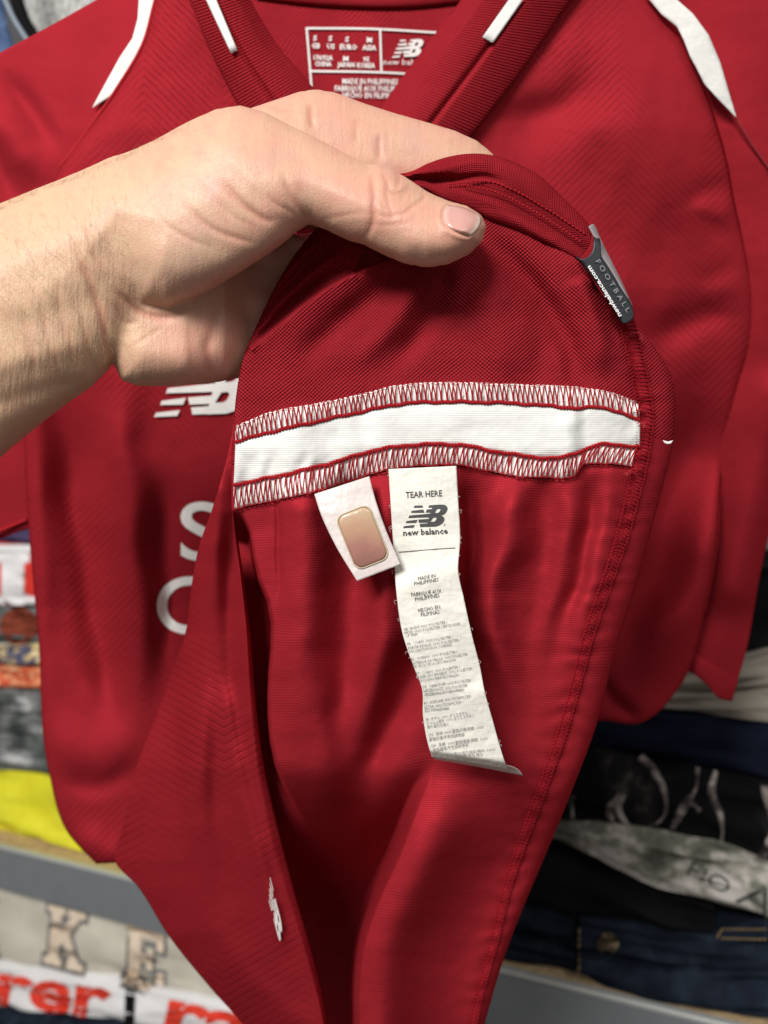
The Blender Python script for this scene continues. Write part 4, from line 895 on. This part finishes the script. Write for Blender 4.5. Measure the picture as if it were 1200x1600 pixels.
# ------------------------------------------------------------------ the hand
UZ = .000208; D0 = .25
step_ = 3.0
gx = np.arange(-150, 830, step_); gy = np.arange(100, 840, step_); gz = np.arange(-190, 130, step_)
GX, GY = np.meshgrid(gx, gy, indexing='ij')
def psd(poly):
    """signed distance inside (+) of a closed outline on the 2D grid"""
    p = np.array(poly, float); p = np.vstack([p, p[:1]])
    sp = []
    d, s, f = pdist(GX, GY, p)
    ins = np.zeros(GX.shape, bool)
    for i in range(len(p)-1):
        x0, y0 = p[i]; x1, y1 = p[i+1]
        c = ((y0 > GY) != (y1 > GY))
        with np.errstate(divide='ignore', invalid='ignore'):
            xi = (x1-x0)*(GY-y0)/(y1-y0+1e-9)+x0
        ins ^= c & (GX < xi)
    return np.where(ins, d, -d)
def layer(poly, R, T, zc, k=2.0):
    d = psd(poly); R = R if not np.isscalar(R) else np.full(GX.shape, R); T = T if not np.isscalar(T) else np.full(GX.shape, T)
    t = np.clip(d/R, 0, 1); h = T*np.sqrt(np.maximum(1-(1-t)**k, 0)); h = np.where(d < 0, d*1.0, h)
    zc = zc if not np.isscalar(zc) else np.full(GX.shape, zc)
    Zg = gz[None, None, :]
    return (np.abs(Zg-zc[..., None])-h[..., None]).astype(np.float32)
def smin(a, b, k):
    h = np.clip(.5+.5*(b-a)/k, 0, 1); return b*(1-h)+a*h-k*h*(1-h)
ix = lambda xs, vs: np.interp(GX, xs, vs)
fore = [(-200, 385), (-80, 345), (0, 318), (64, 292), (124, 269), (176, 248), (240, 245), (262, 330), (250, 450), (200, 540), (168, 578), (146, 602), (112, 625), (67, 659), (22, 696), (0, 715), (-80, 775), (-200, 860)]
F = layer(fore, 165, ix([-150, 0, 120, 220], [112, 104, 92, 84]), -14-0.10*(GY-470))
then_ = [(110, 285), (176, 249), (240, 220), (292, 191), (337, 171), (375, 165), (413, 175), (457, 198), (490, 213), (520, 229), (550, 245), (575, 257), (593, 258), (612, 264), (640, 281), (668, 300), (700, 314), (730, 322), (752, 336), (760, 354), (753, 378), (733, 397), (700, 413), (667, 418), (630, 411), (597, 397), (566, 381), (548, 377), (533, 370), (507, 358), (483, 350), (465, 361), (440, 382), (415, 400), (375, 425), (337, 448), (300, 466), (262, 481), (220, 474), (190, 446), (150, 410), (115, 350)]
Ft = layer(then_, ix([150, 300, 400, 480, 600, 700], [125, 135, 110, 74, 72, 64]), ix([150, 300, 420, 480, 600, 760], [80, 84, 72, 62, 58, 50]), ix([120, 300, 480, 600, 760], [4, 8, 20, 28, 30]))
F = smin(F, Ft, 26)
palm = [(150, 430), (200, 400), (300, 380), (420, 370), (520, 360), (520, 420), (470, 520), (420, 590), (368, 592), (326, 599), (262, 603), (215, 603), (190, 594), (178, 570), (165, 520)]
Fp = layer(palm, 60, ix([180, 300, 400, 500], [64, 58, 46, 36]), ix([180, 290, 350, 390, 500], [-32, -48, -84, -142, -165]))
F = smin(F, Fp, 16)
index = [(360, 180), (410, 163), (440, 153), (468, 143), (495, 140), (525, 145), (567, 161), (613, 176), (663, 190), (713, 205), (747, 221), (772, 242), (784, 266), (766, 292), (716, 302), (650, 305), (560, 300), (480, 300), (400, 300), (350, 250)]
Fi = layer(index, ix([400, 600, 780], [62, 56, 46]), ix([400, 500, 600, 700, 780], [50, 50, 50, 46, 38]), ix([380, 500, 640, 780], [-46, -72, -88, -106]))
F = smin(F, Fi, 8)
def cone(a, b, r1, r2):
    a = np.array(a, float); b = np.array(b, float); ab = b-a
    PX = GX[..., None]-a[0]; PY = GY[..., None]-a[1]; PZ = gz[None, None]-a[2]
    t = np.clip((PX*ab[0]+PY*ab[1]+PZ*ab[2])/(ab@ab), 0, 1)
    return (np.sqrt((PX-t*ab[0])**2+(PY-t*ab[1])**2+(PZ-t*ab[2])**2)-(r1+(r2-r1)*t)).astype(np.float32)
for ch in ([(380, 290, -120), (520, 330, -138), (610, 345, -142), (680, 350, -140)], [(370, 370, -122), (500, 420, -142), (580, 425, -148), (640, 415, -146)], [(360, 460, -118), (460, 500, -142), (520, 500, -150), (566, 486, -150)]):
    Fc = None
    for a, b, r1, r2 in zip(ch[:-1], ch[1:], (40, 36, 33), (36, 33, 29)):
        c = cone(a, b, r1, r2); Fc = c if Fc is None else smin(Fc, c, 6)
    F = smin(F, Fc, 7)
def nets(F, ox, oy, oz, st):
    s = F < 0
    nxx, nyy, nzz = F.shape
    cnt = np.zeros((nxx-1, nyy-1, nzz-1), np.int8); C = [(0, 0, 0), (1, 0, 0), (0, 1, 0), (1, 1, 0), (0, 0, 1), (1, 0, 1), (0, 1, 1), (1, 1, 1)]
    for c in C: cnt += s[c[0]:nxx-1+c[0], c[1]:nyy-1+c[1], c[2]:nzz-1+c[2]]
    act = (cnt > 0) & (cnt < 8); I, Jx, K = np.nonzero(act); idx = -np.ones(act.shape, np.int64); idx[I, Jx, K] = np.arange(len(I))
    acc = np.zeros((len(I), 3)); w_ = np.zeros(len(I))
    for a in range(8):
        for b in range(a+1, 8):
            da = np.array(C[a]); db = np.array(C[b])
            if np.abs(da-db).sum() != 1: continue
            fa = F[I+da[0], Jx+da[1], K+da[2]]; fb = F[I+db[0], Jx+db[1], K+db[2]]; m = (fa < 0) != (fb < 0)
            t = np.where(m, fa/(fa-fb+1e-12), 0); p = da+(db-da)*t[:, None]; acc += p*m[:, None]; w_ += m
    pos = acc/w_[:, None]+np.stack([I, Jx, K], -1); V = pos*st+np.array([ox, oy, oz])
    Q = []
    for ax in range(3):
        sl = [slice(1, n-1) for n in F.shape]; sl[ax] = slice(0, F.shape[ax]-1); sh = list(sl); sh[ax] = slice(1, F.shape[ax])
        a_ = s[tuple(sl)]; b_ = s[tuple(sh)]; ch = np.nonzero(a_ != b_)
        base = [c+(0 if i == ax else 1) for i, c in enumerate(ch)]
        o1, o2 = [i for i in range(3) if i != ax]
        def cell(d1, d2):
            q_ = [b.copy() for b in base]; q_[o1] = q_[o1]-d1; q_[o2] = q_[o2]-d2; return idx[q_[0], q_[1], q_[2]]
        q = np.stack([cell(0, 0), cell(1, 0), cell(1, 1), cell(0, 1)], -1); inv = a_[ch]
        if ax == 1: inv = ~inv
        q = np.where(inv[:, None], q, q[:, ::-1]); Q.append(q)
    Q = np.concatenate(Q); return V, Q[(Q >= 0).all(1)]
Vh, Qh = nets(F, gx[0], gy[0], gz[0], step_)
del F, Fp, Fi, Ft, Fc
# smooth
E = np.concatenate([Qh[:, [0, 1]], Qh[:, [1, 2]], Qh[:, [2, 3]], Qh[:, [3, 0]]]); nV = len(Vh)
deg = np.bincount(E[:, 0], minlength=nV)+np.bincount(E[:, 1], minlength=nV)
def lap(V):
    o_ = np.zeros_like(V)
    for a in range(3): o_[:, a] = np.bincount(E[:, 0], V[E[:, 1], a], nV)+np.bincount(E[:, 1], V[E[:, 0], a], nV)
    return o_/np.maximum(deg, 1)[:, None]
for it in range(10): Vh = Vh+(lap(Vh)-Vh)*.6; Vh = Vh+(lap(Vh)-Vh)*-.35
# front-facing weight
def vnorm(V):
    n_ = np.cross(V[Qh[:, 2]]-V[Qh[:, 0]], V[Qh[:, 3]]-V[Qh[:, 1]]); o_ = np.zeros_like(V)
    for k in range(4):
        for a in range(3): o_[:, a] += np.bincount(Qh[:, k], n_[:, a], nV)
    return o_/(np.linalg.norm(o_, axis=1)[:, None]+1e-9)
nrm = vnorm(Vh)
if (nrm[:, 2]*(Vh[:, 2]-Vh[:, 2].mean())).mean() < 0: nrm = -nrm; Qh = Qh[:, ::-1]
fw = np.clip(nrm[:, 2]*1.6+.2, 0, 1)
HX, HY = Vh[:, 0], Vh[:, 1]
mF = sm(Vh[:, 2], -20, 0)      # thumb and thenar side only
idxm = 1-mF
R_ = 0; crease = 0
CR = [([(575, 258), (581, 287), (584, 320), (581, 353), (567, 381)], 4, 5, 1), ([(593, 262), (604, 284), (612, 300), (625, 302), (634, 285)], 3, 3.5, 1), ([(602, 277), (607, 320), (620, 352)], 3, 2.5, 1),
 ([(624, 340), (645, 322), (662, 308), (656, 296)], 3, 3.0, 1), ([(584, 330), (600, 338), (640, 330)], 3, 1.5, 1), ([(612, 262), (622, 275), (618, 300)], 3, 2.5, 1), ([(640, 284), (634, 300), (622, 316)], 2.8, 2.4, 1),
 ([(582, 300), (596, 316), (604, 340)], 3, 1.6, 1), ([(655, 345), (600, 352), (560, 350)], 3, .8, 1), ([(500, 345), (545, 335), (580, 332)], 3.5, 1.2, 1),
 ([(337, 272), (367, 307), (394, 331), (423, 345), (440, 337)], 5, 5.5, 1), ([(440, 262), (452, 300), (467, 325), (483, 352)], 4, 4.5, 1), ([(416, 300), (430, 318), (452, 330), (470, 345)], 3.5, 2.5, 1),
 ([(274, 286), (300, 330), (337, 360), (375, 374), (415, 384)], 4.5, 3.8, 1), ([(240, 328), (262, 352), (300, 375), (340, 391)], 4, 2.2, 1), ([(300, 260), (330, 300), (360, 335), (410, 360)], 4, 1.8, 1), ([(225, 300), (245, 330), (260, 380)], 4, 1.0, 1),
 ([(345, 250), (380, 280), (410, 320)], 5, 1.6, 1),
 ([(109, 350), (124, 405), (142, 446), (157, 487), (170, 545), (178, 590)], 5, 4.5, 2), ([(130, 330), (145, 390), (165, 430), (180, 455)], 5, 2.5, 2), ([(165, 440), (195, 468), (225, 490), (262, 496), (300, 484)], 5, 4.5, 2), ([(178, 470), (200, 505), (222, 500)], 4, 2, 2),
 ([(60, 465), (68, 500), (78, 540), (92, 575), (104, 610)], 5, 2.0, 2), ([(120, 470), (135, 530), (150, 590)], 4, 2.0, 2), ([(30, 480), (48, 540), (60, 600)], 6, 2.0, 2), ([(86, 420), (96, 500), (118, 560), (128, 605)], 6, 2.0, 2), ([(194, 548), (225, 530), (262, 505)], 3, 1.2, 2), ([(320, 520), (326, 560), (330, 598)], 8, 4, 2), ([(345, 470), (330, 520), (322, 560)], 7, 3, 2), ([(290, 500), (300, 550), (305, 590)], 9, 2, 2),
 ([(484, 158), (485, 180), (489, 206)], 4.5, 5, 3), ([(594, 205), (592, 230), (593, 256)], 4.5, 4, 3), ([(559, 180), (556, 205), (558, 228)], 4.5, 2, 3), ([(607, 200), (604, 225), (607, 250)], 4, 1.8, 3), ([(415, 165), (440, 172), (470, 176)], 4, 1.6, 3)]
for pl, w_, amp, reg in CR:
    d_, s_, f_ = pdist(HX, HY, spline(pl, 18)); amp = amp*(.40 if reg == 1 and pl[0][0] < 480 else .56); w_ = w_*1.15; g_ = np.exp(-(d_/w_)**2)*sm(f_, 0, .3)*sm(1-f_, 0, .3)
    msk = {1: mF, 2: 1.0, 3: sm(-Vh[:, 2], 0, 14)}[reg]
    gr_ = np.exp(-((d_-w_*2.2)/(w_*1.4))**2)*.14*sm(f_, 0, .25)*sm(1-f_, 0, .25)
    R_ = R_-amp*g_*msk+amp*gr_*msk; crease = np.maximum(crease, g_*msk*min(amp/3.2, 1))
for pl, w_, amp in (([(330, 210), (385, 250), (430, 300)], 40, 4), ([(230, 400), (330, 420), (420, 385)], 34, 3), ([(-20, 420), (60, 390), (130, 360)], 30, 4), ([(-40, 520), (50, 500), (140, 470)], 22, -3), ([(-40, 585), (40, 560), (120, 540)], 20, 3.5), ([(-40, 640), (30, 620), (100, 600)], 16, -2.5), ([(200, 540), (260, 560), (320, 560)], 30, 4), ([(650, 380), (700, 385), (735, 370)], 20, 3), ([(596, 275), (615, 285), (628, 292)], 12, 4), ([(505, 240), (540, 280), (550, 330)], 30, 2)):
    d_, s_, f_ = pdist(HX, HY, spline(pl, 14)); R_ = R_+amp*np.exp(-(d_/w_)**2)
R_ = R_+.5*nz(HX, HY, 38, 31)
d_, s_, f_ = pdist(HX, HY, spline([(712, 316), (700, 320), (693, 331), (693, 342), (698, 353), (707, 360), (718, 365), (731, 369)], 24)); R_ = R_-2.0*np.exp(-(d_/2.4)**2)*mF+1.6*np.exp(-((d_-5.5)/3.5)**2)*mF*(HX < 745)
d_, s_, f_ = pdist(HX, HY, [(722, 342), (724, 343)]); R_ = R_+1.5*np.exp(-(d_/20)**2)*mF
Vh2 = Vh.copy(); Vh2[:, 2] += R_*fw
Dh = D0-Vh2[:, 2]*UZ
hand_parent = empty('person', P(0, 520, .25).tolist(), 'bare left hand and forearm reaching in from the left, pinching the jersey hem', 'person')
me = bpy.data.meshes.new('hand_and_forearm')
WV = P(Vh2[:, 0], Vh2[:, 1], Dh)
me.from_pydata([tuple(v) for v in WV.tolist()], [], [tuple(f) for f in Qh.tolist()]); me.update()
bm = bmesh.new(); bm.from_mesh(me); bmesh.ops.recalc_face_normals(bm, faces=bm.faces); bm.to_mesh(me); bm.free()
me.polygons.foreach_set('use_smooth', [True]*len(me.polygons))
ca = me.color_attributes.new('pigment', 'FLOAT_COLOR', 'POINT')
pink = .15+.55*np.exp(-((HX-735)**2+(HY-385)**2)/60**2)+.45*sm(HX, 170, 260)*sm(HY, 430, 520)+.35*np.exp(-((HX-590)**2+(HY-320)**2)/55**2)+.25*sm(HX, 300, 420)+.3*np.exp(-((HX-545)**2+(HY-200)**2)/50**2)
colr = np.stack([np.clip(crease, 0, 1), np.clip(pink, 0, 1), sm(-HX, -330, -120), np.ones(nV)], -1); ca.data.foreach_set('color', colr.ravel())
l = me.uv_layers.new(name='UVMap'); ii = np.empty(len(me.loops), int); me.loops.foreach_get('vertex_index', ii); l.data.foreach_set('uv', (Vh2[ii][:, :2]/100).ravel())
n = N('skin'); at_ = n.nd('ShaderNodeAttribute', attribute_name='pigment'); sp_ = n.nd('ShaderNodeSeparateColor'); n.t.links.new(at_.outputs['Color'], sp_.inputs[0])
vec, u, v = n.uv(); ov = n.obj()
mot = n.noise(vec, 2.2, 5, .6); fine = n.noise(vec, 22, 4, .6)
c = n.mix(sp_.outputs[1], (.59, .40, .27, 1), (.60, .30, .22, 1))
c = n.mix(n.ramp(mot, [(.40, (0, 0, 0)), (.66, (.7, .7, .7))]), c, (.62, .30, .235, 1))
c = n.mix(n.ramp(n.noise(vec, 1.1, 3, .5), [(.55, (0, 0, 0)), (.72, (.35, .35, .35))]), c, (.46, .36, .29, 1))
c = n.mix(n.M('MULTIPLY', sp_.outputs[2], .55), c, (.60, .42, .26, 1))
c = n.mix(n.ramp(n.noise(vec, 7, 4, .6), [(.5, (0, 0, 0)), (.75, (.35, .35, .35))]), c, (.55, .25, .18, 1))
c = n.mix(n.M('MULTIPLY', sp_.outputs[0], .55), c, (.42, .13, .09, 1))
rot = n.nd('ShaderNodeMapping'); n.t.links.new(vec, rot.inputs[0]); rot.inputs['Rotation'].default_value = (0, 0, math.radians(-14)); rot.inputs['Scale'].default_value = (9, 1.4, 1)
wr = n.noise(rot.outputs[0], 1.6, 4, .6)
vor = n.nd('ShaderNodeTexVoronoi', feature='DISTANCE_TO_EDGE'); n.t.links.new(vec, vor.inputs['Vector']); vor.inputs['Scale'].default_value = 20
pore = n.M('MINIMUM', n.M('MULTIPLY', vor.outputs['Distance'], 4.0), 1.0)
nor = n.bump(pore, .00005, .7); nor = n.bump(fine, .00010, .6, nor)
fl = n.nd('ShaderNodeMapping'); n.t.links.new(vec, fl.inputs[0]); fl.inputs['Rotation'].default_value = (0, 0, math.radians(35)); fl.inputs['Scale'].default_value = (8, 1.6, 1)
nor = n.bump(n.noise(fl.outputs[0], 1.5, 5, .65), .0006, .28, nor); nor = n.bump(n.M('MULTIPLY', wr, n.M('ADD', n.M('MULTIPLY', sp_.outputs[2], .6), .18)), .0010, .6, nor)
M_skin = n.out(c, n.M('ADD', n.M('MULTIPLY', fine, .25), .34), nor, Subsurface_Weight=.12, Subsurface_Scale=.003, Specular_IOR_Level=.42)
M_skin.node_tree.nodes['Principled BSDF'].inputs['Subsurface Radius'].default_value = (1.0, .35, .2)
hand = link('hand_and_forearm', me, M_skin, hand_parent)
bvh = BVHTree.FromPolygons([Vector(v) for v in WV.tolist()], [tuple(f) for f in Qh.tolist()])
def hand_depth(x, y, dflt=.24):
    o_ = Vector((0, 0, CAMZ)); p = Vector(P(x, y, 1.0).tolist())-o_; r_ = bvh.ray_cast(o_, p.normalized())
    return r_[0].y if r_[0] is not None else dflt
# thumb nail
NL = [(699, 320), (693, 330), (693, 341), (698, 353), (706, 359)]; NR = [(748, 335), (752, 343), (748, 355), (740, 364), (731, 368)]
Xn, Yn, Un, Vn = coons([(699, 320), (724, 324), (748, 335)], [(706, 359), (718, 365), (731, 368)], NL, NR, 26, 26)
Dn = np.array([[hand_depth(x, y) for x, y in zip(a, b)] for a, b in zip(Xn, Yn)])
for it in range(6): Dn[1:-1, 1:-1] = (Dn[1:-1, 1:-1]*2+Dn[:-2, 1:-1]+Dn[2:, 1:-1]+Dn[1:-1, :-2]+Dn[1:-1, 2:])/6
Dn = Dn-.0004+.0006*np.exp(-Un*16)+.0008*np.exp(-(1-Vn)*14)
n = N('nail'); v = n.obj(); vec, u, v2 = n.uv()
lun = n.ramp(u, [(.0, (.66, .42, .37)), (.16, (.60, .32, .28)), (.84, (.60, .31, .27)), (.93, (.74, .58, .48)), (1, (.78, .66, .55))])
M_nail = n.out(n.mix(n.M('MULTIPLY', n.noise(v, 300, 3), .3), lun, (.64, .42, .38, 1)), .2, n.bump(n.noise(v, 500, 2), .0001), Subsurface_Weight=.2, Subsurface_Scale=.002, Coat_Weight=.5, Coat_Roughness=.15)
o = mesh('thumb_nail', P(Xn, Yn, Dn).reshape(-1, 3), grid_faces(26, 26), M_nail, hand_parent, np.stack([Un, Vn], -1).reshape(-1, 2))
m = o.modifiers.new('t', 'SOLIDIFY'); m.thickness = .0006; m.offset = -1
# fine arm hair along the upper outline and over the forearm
A = Acc()
def hair(x, y, a, l, r=.00006):
    d = hand_depth(x, y)
    if d == .24: return
    q_ = [(x, y), (x+math.cos(a)*l*.5, y+math.sin(a)*l*.5), (x+math.cos(a+.35)*l, y+math.sin(a+.35)*l)]
    p_ = spline(q_, 5); A.tube(P(p_[:, 0], p_[:, 1], d-np.linspace(0, .0015, 5)), r, 3, True)
top = np.array(fore[1:6]+[(292, 192), (337, 172)])
for k in range(130):
    x = random.uniform(-20, 300); y = np.interp(x, top[:, 0], top[:, 1])+random.uniform(2, 10); hair(x, y, math.radians(random.uniform(-75, -35)), random.uniform(6, 15), .00004)
for k in range(300):
    x = random.uniform(-10, 200); y = random.uniform(300, 560); hair(x, y, math.radians(random.uniform(20, 75)), random.uniform(7, 18), .000045)
o = A.build('arm_hair', plain('blond hair', (.46, .30, .18), .5), hand_parent); o['kind'] = 'stuff'
print('scene built: hand verts', nV)
